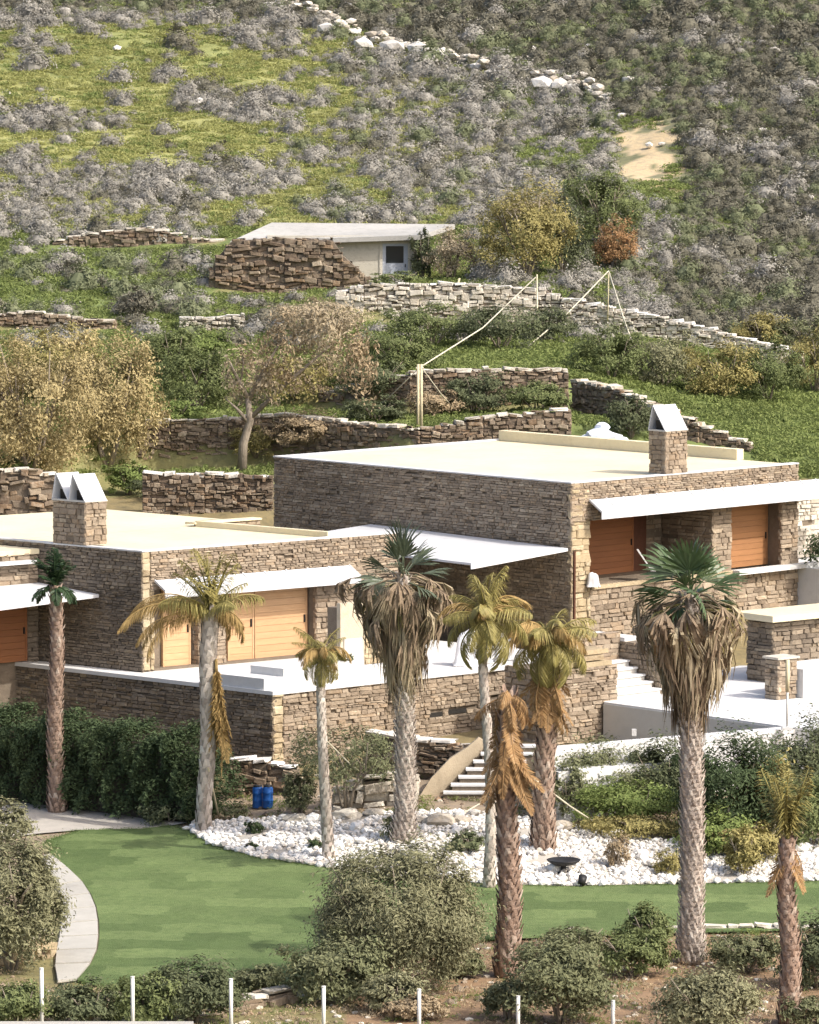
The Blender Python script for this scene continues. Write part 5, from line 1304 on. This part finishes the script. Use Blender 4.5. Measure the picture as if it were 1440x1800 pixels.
def brown_tree():
    b = hit(425, 828); sc = FPX / b.y; rng = np.random.default_rng(77); rr = random.Random(7)
    t = thing('brown_tree', 'half-dry brown tree with a pale forked bare trunk behind the upper house', 'tree', b)
    X = lambda px, py: at_Y(px, py, b.y) - b
    mb = MB()
    mb.tube([X(425, 835), X(428, 780), X(440, 740), X(436, 700)], [.2, .17, .14, .11], 9); mb.tube([X(436, 700), X(410, 650), X(402, 630)], [.1, .06, .02], 7)
    mb.tube([X(440, 745), X(418, 720), X(396, 700)], [.1, .06, .02], 7); mb.tube([X(436, 705), X(470, 640), X(500, 590)], [.11, .07, .03], 7); mb.tube([X(440, 735), X(520, 660), X(590, 600)], [.1, .07, .03], 7)
    mb.tube([X(420, 690), X(428, 640), X(425, 610)], [.05, .035, .01], 6)
    me = mb.mesh('trunk', True); me.materials.append(M['bark']); o = bpy.data.objects.new('trunk', me); COL.objects.link(o); o.parent = t
    for (cx, cy, w, h, n, m) in ((425, 665, 70, 110, 700, 'beige'), (490, 615, 100, 120, 1300, 'brownleaf'), (540, 570, 90, 90, 1000, 'beige'), (590, 590, 110, 120, 1500, 'beige'), (632, 640, 80, 130, 1100, 'brownleaf'), (530, 660, 130, 90, 900, 'goldgreen'), (470, 670, 60, 90, 500, 'beige')):
        C, O = crown_points(n, (w / sc * .5, w / sc * .4, h / sc * .5), rng, 40, .15, .35)
        c = X(cx, cy); C += np.array(c); V, F_ = leaves(C, .15, rng, hang=1.3, up=.2, out=O, outw=1.2)
        me = np_mesh('crown', V, F_); me.materials.append(M[m]); o = bpy.data.objects.new('crown', me); COL.objects.link(o); o.parent = t
brown_tree()

# ---------------------------------------------------------------- hillside scrub, grass and boulders
def scrub_proto(i, m, n=1000, r=.62, hgt=.58, leaf=.095, asp=.5):
    rng = np.random.default_rng(300 + i)
    C, O = crown_points(n, (r, r, hgt), rng, 40, .15, .8, bottom=-.1); C[:, 2] = np.abs(C[:, 2])
    V, F_ = leaves(C, leaf, rng, out=O, up=.35, outw=2.4, aspect=asp)
    me0 = np_mesh('scrub', V, F_); me0.materials.append(m)
    # dark woody heart
    k = 12; hv = []; hf = []
    for j in range(3):
        for a in range(k): hv.append((r * .73 * math.cos(a * 2 * math.pi / k) * (1, .85, .4)[j], r * .73 * math.sin(a * 2 * math.pi / k) * (1, .85, .4)[j], hgt * (-.15, .39, .70)[j]))
    for j in range(2):
        for a in range(k): hf.append((j * k + a, j * k + (a + 1) % k, (j + 1) * k + (a + 1) % k, (j + 1) * k + a))
    nv = len(V); V = np.concatenate([V, np.array(hv)]); F_ = np.concatenate([F_, np.array(hf) + nv])
    me = np_mesh('scrub', V, F_); me.materials.append(m); me.materials.append(m)
    mi = np.zeros(len(F_), np.int32); mi[-len(hf):] = 1; me.polygons.foreach_set('material_index', mi)
    h_ = np_mesh('woody_heart', np.array(hv), np.array(hf)); h_.materials.append(m); HEART[id(me)] = (me0, h_)
    return me
HEART = {}
PROTO = [scrub_proto(0, M['scrub']), scrub_proto(1, M['scrub'], hgt=.52), scrub_proto(2, M['scrub'], hgt=.7, n=1300), scrub_proto(3, M['scrub_dark']), scrub_proto(4, M['scrub_dark'], hgt=.72, n=1300), scrub_proto(5, M['scrub_green'], hgt=.7)]
GRASSP = []
for i, m in enumerate(('grass', 'grass_green')):
    rng = np.random.default_rng(400 + i); C = rng.normal(size=(60, 3)) * np.array([.22, .22, .06]); C[:, 2] = np.abs(C[:, 2]) + .03
    V, F_ = leaves(C, .17, rng, up=.2, aspect=.3); me = np_mesh('grass_tuft', V, F_); me.materials.append(M[m]); GRASSP.append(me)
def scatter(name, pts, protos):
    """one object: protos[idx] instanced at points (x, y, z, scale, turn, idx)"""
    me = bpy.data.meshes.new(name); A = np.array(pts, dtype=np.float32)
    me.vertices.add(len(A)); me.vertices.foreach_set('co', np.ascontiguousarray(A[:, :3]).ravel())
    for nm, k in (('sc', 3), ('rz', 4), ('ix', 5)):
        at = me.attributes.new(nm, 'FLOAT', 'POINT'); at.data.foreach_set('value', np.ascontiguousarray(A[:, k]))
    me.update(); o = bpy.data.objects.new(name, me); COL.objects.link(o); o['kind'] = 'stuff'
    ng = bpy.data.node_groups.new(name, 'GeometryNodeTree'); ng.interface.new_socket('Geometry', in_out='INPUT', socket_type='NodeSocketGeometry'); ng.interface.new_socket('Geometry', in_out='OUTPUT', socket_type='NodeSocketGeometry')
    N = ng.nodes; L = ng.links; gi = N.new('NodeGroupInput'); go = N.new('NodeGroupOutput'); jn = N.new('GeometryNodeJoinGeometry')
    def att(nm):
        a = N.new('GeometryNodeInputNamedAttribute'); a.data_type = 'FLOAT'; a.inputs[0].default_value = nm; return a.outputs[0]
    sc, rz, ix = att('sc'), att('rz'), att('ix'); cx = N.new('ShaderNodeCombineXYZ'); L.new(rz, cx.inputs[2])
    for k, pm in enumerate(protos):
        src = bpy.data.objects.new(name + '_source', pm)
        oi = N.new('GeometryNodeObjectInfo'); oi.inputs['Object'].default_value = src; oi.inputs['As Instance'].default_value = True
        cmp_ = N.new('FunctionNodeCompare'); cmp_.data_type = 'FLOAT'; cmp_.operation = 'EQUAL'; L.new(ix, cmp_.inputs[0]); cmp_.inputs[1].default_value = float(k); cmp_.inputs['Epsilon'].default_value = .1
        ip = N.new('GeometryNodeInstanceOnPoints'); L.new(gi.outputs[0], ip.inputs['Points']); L.new(cmp_.outputs[0], ip.inputs['Selection']); L.new(oi.outputs['Geometry'], ip.inputs['Instance'])
        L.new(cx.outputs[0], ip.inputs['Rotation']); L.new(sc, ip.inputs['Scale']); L.new(ip.outputs[0], jn.inputs[0])
    L.new(jn.outputs[0], go.inputs[0])
    md = o.modifiers.new('scatter', 'NODES'); md.node_group = ng
    return o
def hillside():
    r = random.Random(55); cell = {}; S = []; G = []
    def free(x, y, d):
        cx, cy = int(math.floor(x / 1.5)), int(math.floor(y / 1.5))
        for a in (-1, 0, 1):
            for b in (-1, 0, 1):
                for (X, Y, D) in cell.get((cx + a, cy + b), ()):
                    if (X - x) ** 2 + (Y - y) ** 2 < ((D + d) * .5) ** 2: return False
        cell.setdefault((cx, cy), []).append((x, y, d)); return True
    for _ in range(110000):
        Y = r.uniform(196, 325); px = r.uniform(-900, 2300); x = (px - 720) / FPX * Y; z = gz(x, Y)
        a, b = proj((x, Y, z))
        q = scrub_density(a + r.uniform(-14, 14), b + r.uniform(-8, 8))
        if 380 < a < 830 and 396 < b < 520: q = 0
        pn = patchy(x, Y)
        far = b < ridge(a) or a > 1180
        if far: q *= min(1, max(.4, .95 + .4 * pn))
        elif .05 < q < .55: q *= min(1.2, max(.1, .8 + .6 * pn))
        if near_wall(x, Y, 3.5): continue
        if r.random() > q: continue
        s = (r.uniform(.35, .8) if r.random() < .5 else r.uniform(.8, 1.45)) * (1 + .12 * pn) * (1.0 if Y < 260 else 1.15)
        if not free(x, Y, s * .74): continue
        k = (r.choice((3, 4, 3, 0)) if pn > .3 else r.choice((3, 5, 4, 5, 3))) if far else r.choice((0, 1, 2, 0, 1, 2, 0, 3, 5 if a > 500 else 0))
        if b > 430 and a < 400: k = r.choice((5, 0, 3, 5))
        S.append((x, Y, z - .05, s, r.uniform(0, 6.28), k, a, b))
    vis = [q for q in S if -10 < q[6] < 1450 and -10 < q[7] < 640]; vis.sort(key=lambda q: -q[3] / q[1])
    top = set(id(q) for q in vis[:300])
    kinds = ('rounded grey scrub', 'flat grey scrub', 'tall grey scrub', 'dark brown-grey scrub', 'tall dark scrub', 'greenish scrub')
    ords = ['leftmost', 'second', 'third', 'fourth', 'fifth', 'sixth', 'seventh', 'eighth', 'ninth', 'tenth', 'eleventh', 'twelfth', 'thirteenth', 'fourteenth', 'fifteenth', 'sixteenth', 'seventeenth', 'eighteenth', 'nineteenth', 'twentieth']
    fam = {}
    for q in vis[:300]:
        a, b, k = q[6], q[7], q[5]
        if b < ridge(a) or a > 1180:
            zone = 'above the white boulder line' if a < 1000 else 'high on the right slope' if b < 150 else 'on the right slope above the gully' if b < 260 else 'on the slope right of the gully' if b < 390 else 'on the slope above the slanting wall'
        elif b > 400: zone = 'on the green field by the ruined wall' if a < 400 else 'beside the trees right of the hut'
        elif a < 480: zone = 'at the top of the lime field' if b < 140 else 'in the middle of the lime field' if b < 260 else 'just above the low field wall'
        elif a < 830: zone = 'on the grey slope high above the hut' if b < 240 else 'on the grey slope just above the hut'
        else: zone = 'on the grey slope beside the gully'
        fam.setdefault((k, zone), []).append(q)
    for (k, zone), L_ in fam.items():
        L_.sort(key=lambda q: q[6])
        for n_, q in enumerate(L_):
            me, he = HEART[id(PROTO[k])]; o = bpy.data.objects.new('scrub_cushion', me); COL.objects.link(o)
            o.location = q[:3]; o.rotation_euler = (0, 0, q[4]); o.scale = (q[3],) * 3
            c = bpy.data.objects.new('woody_heart', he); COL.objects.link(c); c.parent = o
            lead = ('only ' if len(L_) == 1 else 'leftmost ' if n_ == 0 else 'rightmost ' if n_ == len(L_) - 1 else ords[min(n_, 19)] + ' from left, ')
            setp(o, lead + kinds[k] + ' cushion ' + zone, 'shrub', 'scrub cushions on the hillside')
    scatter('hillside_scrub', [q[:6] for q in S if id(q) not in top], PROTO)
    for _ in range(68000):
        Y = r.uniform(172, 312); px = r.uniform(-800, 2250); x = (px - 720) / FPX * Y; z = gz(x, Y); a, b = proj((x, Y, z))
        if near_wall(x, Y, 1.0): continue
        if b > 840 or (1090 < a < 1175 and 230 < b < 320) or (460 < a < 730 and 380 < b < 500 and 215.5 < Y < 223): continue
        if (b < ridge(a) or a > 1190 and b < 600) and r.random() < .65: continue
        lime = b < 400 and a < 900 and b > ridge(a)
        G.append((x, Y, z - .02, r.uniform(.5, 1.3), r.uniform(0, 6.28), 0 if (lime and r.random() < .75) else 1))
    scatter('hillside_grass', G, GRASSP)
    # tumbled wall along the ridge
    rr = random.Random(66); line = H([(470, 8), (540, 26), (640, 74), (720, 92), (800, 108), (860, 127), (950, 149), (1010, 156), (1075, 190)])
    t = thing('tumbled_wall', 'long tumbled line of small pale stones running down across the top of the slope', 'stone wall', line[4])
    mes = []
    for i in range(8):
        me = rock_mesh('wall_stone', 900 + i, flat=.6, rough=.22); me.materials.append(M['palestone']); mes.append(me)
    for i in range(len(line) - 1):
        n_ = int((line[i + 1] - line[i]).length / .3)
        for k in range(n_):
            if rr.random() < .25: continue
            p = line[i].lerp(line[i + 1], k / n_); x, y = p.x + rr.gauss(0, .15), p.y + rr.gauss(0, .35); s_ = rr.uniform(.25, .75)
            o = bpy.data.objects.new('wall_stone', rr.choice(mes)); COL.objects.link(o); o.parent = t
            o.location = Vector((x, y, gz(x, y) + rr.uniform(.15, .75))) - line[4]; o.scale = (s_ * 1.3, s_, s_); o.rotation_euler = (rr.uniform(-.3, .3), 0, rr.uniform(0, 6.28))
    # white boulders along the ridge line, and scattered ones
    BL = [(575, 50, 40), (600, 42, 30), (622, 55, 26), (640, 78, 40), (662, 70, 26), (690, 82, 44), (715, 80, 30), (735, 86, 40), (755, 92, 34), (780, 95, 36), (797, 97, 20), (820, 100, 22), (838, 117, 26), (865, 130, 28), (905, 138, 18), (930, 137, 30), (955, 146, 44), (985, 150, 40), (1008, 152, 26), (1020, 134, 30),
          (935, 86, 20), (1105, 140, 24), (1093, 202, 18), (1142, 255, 18), (1163, 253, 14), (1362, 88, 24), (1340, 228, 16), (1388, 226, 14), (1425, 346, 18), (1410, 295, 12), (1035, 80, 14), (610, 10, 30), (470, 8, 20), (205, 85, 18), (60, 20, 30), (115, 18, 24), (1085, 310, 12), (575, 98, 18), (720, 200, 18), (350, 178, 24), (700, 330, 14)]
    for i, (a, b, w) in enumerate(BL):
        p = hit(a, b + w * .3); s = w / (FPX / p.y) * .92
        me = rock_mesh('boulder', 500 + i, flat=.62, rough=.24); me.materials.append(M['rock'])
        o = bpy.data.objects.new('boulder', me); COL.objects.link(o); o.location = p + Vector((0, 0, s * .34)); o.scale = (s * 1.15, s, s * 1.0); o.rotation_euler = (0, 0, i * 1.3)
        BLN = [('large' if w > 34 else 'small') + ' white boulder']
        if i < 20: lb = BLN[0] + ', ' + ords[min(i, 19)] + (' from left' if i else '') + ' in the rock line above the grey slope'
        elif a > 1180: lb = 'small white rock in the dark right-hand scrub, ' + ('near its top' if b < 150 else 'left of a close pair' if a < 1365 else 'right of a close pair' if b < 260 else 'lowest at the edge' if b > 320 else 'just above the lowest one')
        else:
            near = 'beside the sandy gully' if 1080 < a < 1175 and b > 190 else 'just above the ridge rocks' if a > 530 and b < 100 else 'at the top of the lime field' if b < 120 else 'among the grey scrub'
            lb = 'lone pale rock ' + near + ', ' + ('far left' if a < 100 else 'left, by the edge scrub' if a < 160 else 'left' if a < 300 else 'left of centre' if a < 500 else 'just left of the middle' if a < 600 else 'near the middle' if a < 720 else 'right of centre' if a < 1000 else 'right, lower' if b > 280 else 'right, upper' if b < 150 else 'right, west side' if a < 1120 else 'right, east side' if a > 1150 else 'right, mid')
        setp(o, lb, 'boulder', 'white rocks on the hillside')
hillside()
def lawn_blades():
    r = random.Random(91); poly = [(p.x, p.y) for p in H(LAWN)]; xs = [p[0] for p in poly]; ys = [p[1] for p in poly]; P = []
    rng = np.random.default_rng(92); C = rng.normal(size=(34, 3)) * np.array([.12, .12, .008]); C[:, 2] = np.abs(C[:, 2]) + .008
    V, F_ = leaves(C, .045, rng, up=1.6, aspect=.4); me = np_mesh('turf_tuft', V, F_); me.materials.append(M['turf'])
    for _ in range(0):
        x, y = r.uniform(min(xs), max(xs)), r.uniform(min(ys), max(ys))
        if inpoly(x, y, poly) and not near_wall(x, y, .1): P.append((x, y, gz(x, y) + .05, r.uniform(.7, 1.4), r.uniform(0, 6.28), 0))
    for i in range(len(poly) - 9):                  # longer grass along the edge
        a, b = Vector(poly[i]), Vector(poly[(i + 1) % len(poly)])
        for k in range(int((b - a).length / .09)):
            q = a.lerp(b, r.random()); P.append((q.x + r.gauss(0, .05), q.y + r.gauss(0, .05), gz(q.x, q.y) + .05, r.uniform(.5, 1.1), r.uniform(0, 6.28), 0))
    scatter('lawn_grass', P, [me])
lawn_blades()
def soil_litter():
    r = random.Random(95); P = []; Q = []
    rng = np.random.default_rng(96); C = rng.normal(size=(40, 3)) * np.array([.16, .16, .05]); C[:, 2] = np.abs(C[:, 2]) + .02
    prot = []
    for m, sd in (('beige', 1), ('brownleaf', 2), ('grass_green', 3)):
        V, F_ = leaves(C, .10, np.random.default_rng(sd), up=.3, aspect=.25); me = np_mesh('litter_tuft', V, F_); me.materials.append(M[m]); prot.append(me)
    peb = rock_mesh('pebble', 97, .6, .2); peb.materials.append(M['palestone']); pe2 = rock_mesh('pebble', 98, .6, .25); pe2.materials.append(M['drystone'])
    lawn = [(p.x, p.y) for p in H(LAWN)]; bedp = [(p.x, p.y) for p in H(BED_FRONT + BED_BACK)]
    for _ in range(5200):
        Y = r.uniform(104, 121) if r.random() < .62 else r.uniform(129, 138); px = r.uniform(-120, 1560); x = (px - 720) / FPX * Y
        if inpoly(x, Y, lawn) or inpoly(x, Y, bedp): continue
        a, b = proj((x, Y, gz(x, Y)))
        if a < 345 and Y > 128: continue
        if 55 < a < 180 and 1495 < b < 1735: continue
        z = gz(x, Y) - .01
        if r.random() < .55: P.append((x, Y, z, r.uniform(.35, 1.1), r.uniform(0, 6.28), r.choice((0, 1, 1, 2) if Y < 122 else (0, 1, 2, 2))))
        else: P.append((x, Y, z, r.uniform(.05, .22) * (1 if r.random() < .9 else 1.8), r.uniform(0, 6.28), r.choice((3, 4, 4))))
    scatter('soil_litter', P, prot + [peb, pe2])
soil_litter()

# ---------------------------------------------------------------- posts, stakes and ropes
def rod(name, label, cat, a, b_, r, m, group=None, n=6):
    t = MB(); c = Vector(a); t.tube([(0, 0, 0), (Vector(b_) - c) * .5 + Vector((0, 0, -(Vector(b_) - c).length * (.015 if name == 'guy_rope' else 0))), Vector(b_) - c], r, n)
    o = put(name, t.mesh(name, True), m, None, loc=c); setp(o, label, cat, group); return o
for i, (x, yt) in enumerate([(73, 1703), (233, 1718), (406, 1722), (569, 1735), (737, 1740), (911, 1752), (1078, 1760), (1264, 1768)]):
    Y = 106.4; tp = at_Y(x, yt, Y); z0 = gz(tp.x, Y)
    t = thing('fence_post', ('slim pale fence post at the bottom edge, ' + ('in front of the path end', 'in front of the lawn corner', 'left of the flat slab wall', 'left of the large olive bush base', 'on the red soil below the olive bush', 'in front of the dying palm', 'right of the dark trunked shrub', 'before the fine grey cushion shrub')[i]), 'fence post', (tp.x, Y, z0), 'pale fence posts along the bottom edge')
    m = MB(); m.tube([(0, 0, -.2), (0, 0, tp.z - z0)], .045, 8)
    put('post', m.mesh('post', True), M['galv'], None, loc=(0, 0, 0)).parent = t
    m = MB(); m.tube([(0, 0, tp.z - z0), (0, 0, tp.z - z0 + .02)], .05, 8); put('post_cap', m.mesh('post_cap'), M['galv'], None, loc=(0, 0, 0)).parent = t
m = MB(); a, b_ = at_Y(-80, 1797, 103), at_Y(340, 1803, 103); m.box(a.x, b_.x, 102.7, 103.1, 7.0, a.z); o = m.build('kerb', M['paver']); setp(o, kind='structure')

def grd(px, py): return hit(px, py)
p0 = grd(738, 752)
p0 = Vector(at_Y(738, 752, 176.0)); p0.z = min(p0.z, gz(p0.x, 176.0))
t738 = at_Y(739, 640, 176.0)
t = thing('wooden_post', 'pale double wooden post standing behind the upper house roof', 'post', p0)
for dx in (-.07, .07):
    m = MB(); m.tube([(dx, 0, -.3), (dx * .8, 0, t738.z - p0.z)], .055, 7); put('stake', m.mesh('stake', True), M['stake'], None, loc=(0, 0, 0)).parent = t
m = MB(); m.tube([(-.14, 0, t738.z - p0.z - .15), (.14, 0, t738.z - p0.z - .15)], .045, 6); put('tie', m.mesh('tie'), M['rope'], None, loc=(0, 0, 0)).parent = t
e940 = at_Y(942, 487, 200.0); g945 = grd(945, 598); e1068 = at_Y(1070, 476, 203.0)
rod('guy_rope', 'long pale rope from the double wooden post up to the thin pole', 'rope', t738 + Vector((.1, 0, -.05)), e940, .028, M['rope'], 'ropes staying the poles on the slope')
rod('guy_rope', 'short rope from the double wooden post down to the terrace', 'rope', t738 + Vector((.1, 0, -.2)), grd(806, 727), .02, M['rope'], 'ropes staying the poles on the slope')
rod('guy_rope', 'faint rope from the double wooden post down to the left', 'rope', t738 + Vector((-.1, 0, -.2)), grd(640, 735), .016, M['rope'], 'ropes staying the poles on the slope')
rod('wooden_pole', 'thin upright pole at the upper end of the long rope', 'pole', g945, e940 + Vector((.05, 0, .1)), .035, M['stake'])
rod('wooden_pole', 'leaning pole on the slope below the orange-brown tree', 'pole', grd(1068, 585), e1068, .03, M['stake'])
rod('guy_rope', 'pale rope slanting down left from the leaning pole', 'rope', e1068, grd(925, 612), .028, M['rope'], 'ropes staying the poles on the slope')
rod('guy_rope', 'pale rope slanting down right from the leaning pole', 'rope', e1068, grd(1127, 642), .028, M['rope'], 'ropes staying the poles on the slope')
rod('wooden_pole', 'short pale stake on the wall below the hut', 'stake', grd(800, 516), at_Y(808, 489, grd(800, 516).y), .045, M['stake'])
tr = 'ropes staying the garden palms'
q = at_Y(576, 1304, hit(578, 1512).y); rod('guy_rope', 'pale rope from the small leaning palm down to the right', 'rope', q, grd(660, 1372), .022, M['rope'], tr)
q = at_Y(940, 1370, hit(955, 1495).y - .4); rod('guy_rope', 'lower of two ropes right of the reddish-trunked palm', 'rope', q, grd(1062, 1456), .024, M['rope'], tr)
q = at_Y(998, 1352, 133.0); rod('guy_rope', 'upper pale rope right of the reddish-trunked palm', 'rope', q, grd(1070, 1452), .024, M['rope'], tr)
q = at_Y(366, 1350, hit(358, 1462).y - .3); rod('wooden_pole', 'thin slanting stake propping the tall palm trunk', 'stake', grd(386, 1442), q, .03, M['stake'])
q = at_Y(726, 1450, hit(710, 1482).y); rod('guy_rope', 'rope tied low on the central fan palm', 'rope', at_Y(845, 1412, 131.5), grd(755, 1460), .018, M['rope'], tr)

# ---------------------------------------------------------------- small things
def lathe(prof, n=20):
    m = MB(); k = len(prof)
    for (r, z) in prof:
        for i in range(n): a = 2 * math.pi * i / n; m.v.append((r * math.cos(a), r * math.sin(a), z))
    for j in range(k - 1):
        for i in range(n): m.f.append((j * n + i, j * n + (i + 1) % n, (j + 1) * n + (i + 1) % n, (j + 1) * n + i))
    return m
def child(t, name, mb, m, loc=(0, 0, 0), smooth=True):
    o = put(name, mb.mesh(name, smooth), m, None, loc=loc); o.parent = t; return o
for i, x in enumerate((453, 471)):
    p = hit(x, 1420); t = thing('blue_drum', ('left' if i == 0 else 'right') + ' one of two blue plastic drums under the low white-topped wall', 'drum', p, 'blue drums')
    child(t, 'body', lathe([(0, 0), (.14, 0), (.15, .03), (.15, .2), (.162, .22), (.15, .24), (.15, .42), (.162, .44), (.15, .46), (.148, .58), (.12, .62), (0, .62)]), M['blue'])
    child(t, 'lid', lathe([(.125, .62), (.13, .66), (0, .665)]), M['blackmetal'])
p = hit(991, 1538); t = thing('fire_bowl', 'black ring-shaped fire bowl on a pedestal in the white rocks', 'fire bowl', p + Vector((0, 0, .05)))
child(t, 'bowl', lathe([(.08, .2), (.3, .24), (.44, .33), (.47, .37), (.44, .38), (.38, .34), (.2, .28), (.0, .27)]), M['blackmetal']); child(t, 'pedestal', lathe([(.2, 0), (.2, .03), (.08, .05), (.07, .21)]), M['blackmetal'])
p = hit(1022, 1562); t = thing('garden_spotlight', 'black garden spotlight at the front edge of the white rocks', 'spotlight', p)
m = MB(); m.tube([(0, 0, .12), (.05, .16, .3)], [.10, .12], 12); child(t, 'lamp_head', m, M['blackmetal']); m = MB(); m.tube([(0, 0, 0), (0, .03, .16)], .03, 8); child(t, 'stem', m, M['blackmetal'])
m = MB(); m.tube([(.055, .175, .31), (.058, .18, .318)], .1, 12); child(t, 'lens', m, M['glass'])
# plant pot on the terrace ledge
u, z = FT.on_v(619, 1183, .5); P = FT.p(u, .5, ZT + .40 - .37 + .0)
t = thing('plant_pot', 'dark plant pot with a bushy plant on the white terrace ledge', 'plant pot', FT.p(u, .75, ZT - .03))
child(t, 'pot', lathe([(0, 0), (.13, 0), (.19, .36), (.21, .38), (.2, .42), (.17, .41), (.16, .36), (0, .35)]), M['soilpot'])
C, O = crown_points(500, (.24, .24, .22), np.random.default_rng(3), 20, .2, .3); C[:, 2] += .58; V, F_ = leaves(C, .11, np.random.default_rng(4), out=O); me = np_mesh('plant', V, F_); me.materials.append(M['bushdark'])
o = bpy.data.objects.new('foliage', me); COL.objects.link(o); o.parent = t
# draped covers on the terrace furniture
def draped(label, px, py, wpx, hpx, v, F, m, seed, z=None, name='covered_chair', cat='covered chair'):
    u, _ = F.on_v(px, py, v); zz = z; P = F.p(u, v, zz); sc = FPX / P.y; w, h = wpx / sc, hpx / sc
    t = thing(name, label, cat, P, 'white covered furniture'); rng = random.Random(seed); mb = MB(); n = 28
    for (s, k) in ((1.15, 0), (1.0, .12), (.9, .45), (.82, .8), (.6, .95), (.2, 1.0)):
        for i in range(n):
            a = 2 * math.pi * i / n; f = 1 + .10 * math.sin(a * 7 + seed) * (1 - k) + rng.uniform(-.02, .02)
            sq = 1 / max(abs(math.cos(a)), abs(math.sin(a))) ** .6
            mb.v.append((w * .5 * s * f * sq * math.cos(a) * .85, w * .45 * s * f * sq * math.sin(a) * .85, h * k * (1 + .06 * math.sin(a + seed) * k)))
    for j in range(5):
        for i in range(n): mb.f.append((j * n + i, j * n + (i + 1) % n, (j + 1) * n + (i + 1) % n, (j + 1) * n + i))
    mb.f.append(tuple(5 * n + i for i in range(n)))
    child(t, 'cover', mb, m)
    lg = MB()
    for (a, b) in ((-.38, -.33), (.38, -.33), (.38, .33), (-.38, .33)): lg.tube([(w * a, w * b, -.02), (w * a, w * b, .06)], .02, 6)
    child(t, 'feet', lg, M['greyplaster'])
draped('large grey-white cover over terrace furniture right of the central palm', 822, 1172, 52, 60, 1.0, FT, M['fabric'], 1, ZT - .01)
draped('narrow white covered chair just right of the large grey-white cover', 856, 1172, 22, 58, 1.0, FT, M['white'], 2, ZT - .01)
draped('white covered chair, second to the right of the large grey-white cover', 879, 1170, 22, 52, 1.1, FT, M['white'], 3, ZT - .01)
draped('white covered chair farthest right on the lower terrace', 899, 1168, 20, 46, 1.1, FT, M['white'], 4, ZT - .01)
draped('small white cone-shaped cover beside the upper left shutter', 1043, 1032, 26, 24, -.2, FU, M['white'], 5, 13.41, 'covered_lantern', 'lantern cover')
def deck_chair():
    u, _ = FU.on_v(1150, 1030, -.15); P = FU.p(u, -.12, 13.41)
    t = thing('deck_chair', 'white reclining deck chair on the upper terrace behind the right palm', 'deck chair', P)
    m = MB(); m.hexa([(-.1, -.3, .3), (.7, -.3, .38), (.7, .3, .38), (-.1, .3, .3), (-.1, -.3, .36), (.7, -.3, .44), (.7, .3, .44), (-.1, .3, .36)]); child(t, 'seat', m, M['white'], smooth=False)
    m = MB(); m.hexa([(-.1, -.3, .33), (-.05, -.3, .3), (-.05, .3, .3), (-.1, .3, .33), (-.55, -.3, .98), (-.5, -.3, .99), (-.5, .3, .99), (-.55, .3, .98)]); child(t, 'backrest', m, M['white'], smooth=False)
    for x in (0, .6):
        for y in (-.27, .27):
            m = MB(); m.tube([(x, y, -.02), (x + .05, y, .36)], .02, 6); child(t, 'leg', m, M['galv'])
deck_chair()
p = at_z(1384, 1283, ZP); tp = at_Y(1383, 1160, p.y)
t = thing('lamp_pole', 'slim grey pole with a brown top standing at the corner of the pool terrace', 'pole', p)
m = MB(); m.tube([(0, 0, 0), (0, 0, (tp.z - p.z) * .55)], .035, 8); child(t, 'lower_pole', m, M['greyplaster']); m = MB(); m.tube([(0, 0, (tp.z - p.z) * .55), (0, 0, tp.z - p.z)], .06, 8); child(t, 'wooden_top', m, M['stake'])
m = MB(); m.box(-.16, .16, -.16, .16, 0, .1); child(t, 'foot', m, M['white'], smooth=False)
p = at_z(1342, 1326, 10.4)
t = thing('metal_frame', 'small grey metal side table frame beside the pool rim', 'table frame', p)
for x in (-.2, .2):
    m = MB(); m.tube([(x, 0, -.6), (x, 0, .46)], .02, 6); child(t, 'leg', m, M['greyplaster'])
m = MB(); m.box(-.24, .24, -.05, .2, .46, .5); child(t, 'table_top', m, M['greyplaster'], smooth=False)
# pale heap by the curved wall
p = at_Y(1055, 782, 174.0); t = thing('tarpaulin_heap', 'pale blue-white heap under a crumpled tarpaulin by the dark curved wall', 'heap', p)
for i, (x, z, s) in enumerate(((0, .1, .9), (.35, .0, .8), (-.4, -.05, .7), (.75, -.2, .75), (.1, .45, .5))):
    me = rock_mesh('tarpaulin_fold', 700 + i, .7, .2, 2); me.materials.append(M['tarp']); o = bpy.data.objects.new('tarpaulin_fold', me); COL.objects.link(o); o.parent = t; o.location = (x, .05 * i, z + .2); o.scale = (s * 1.2, s, s * 1.1)
# flat pale boulders between the steps and the rock bed
for i, (x, y, w, lb) in enumerate([(770, 1452, 70, 'large flat pale boulder at the foot of the garden steps'), (735, 1448, 40, 'pale boulder right of the central fan palm base'), (810, 1448, 46, 'pale boulder between the garden steps and the pale trunk'), (985, 1462, 60, 'pale block of rock right of the reddish-trunked palm'),
                                  (520, 1446, 50, 'flat pale slab right of the tall palm'), (610, 1440, 60, 'flat pale rock left of the central fan palm'), (660, 1436, 50, 'tumbled pale rock behind the central fan palm base')]):
    p = hit(x, y); s = w / (FPX / p.y)
    s *= .72; me = rock_mesh('boulder', 800 + i, .55, .24, 2); me.materials.append(M['palestone']); o = bpy.data.objects.new('boulder', me); COL.objects.link(o); o.location = p + Vector((0, 0, s * .2)); o.scale = (s * 1.2, s * .9, s * .9); setp(o, lb, 'boulder')
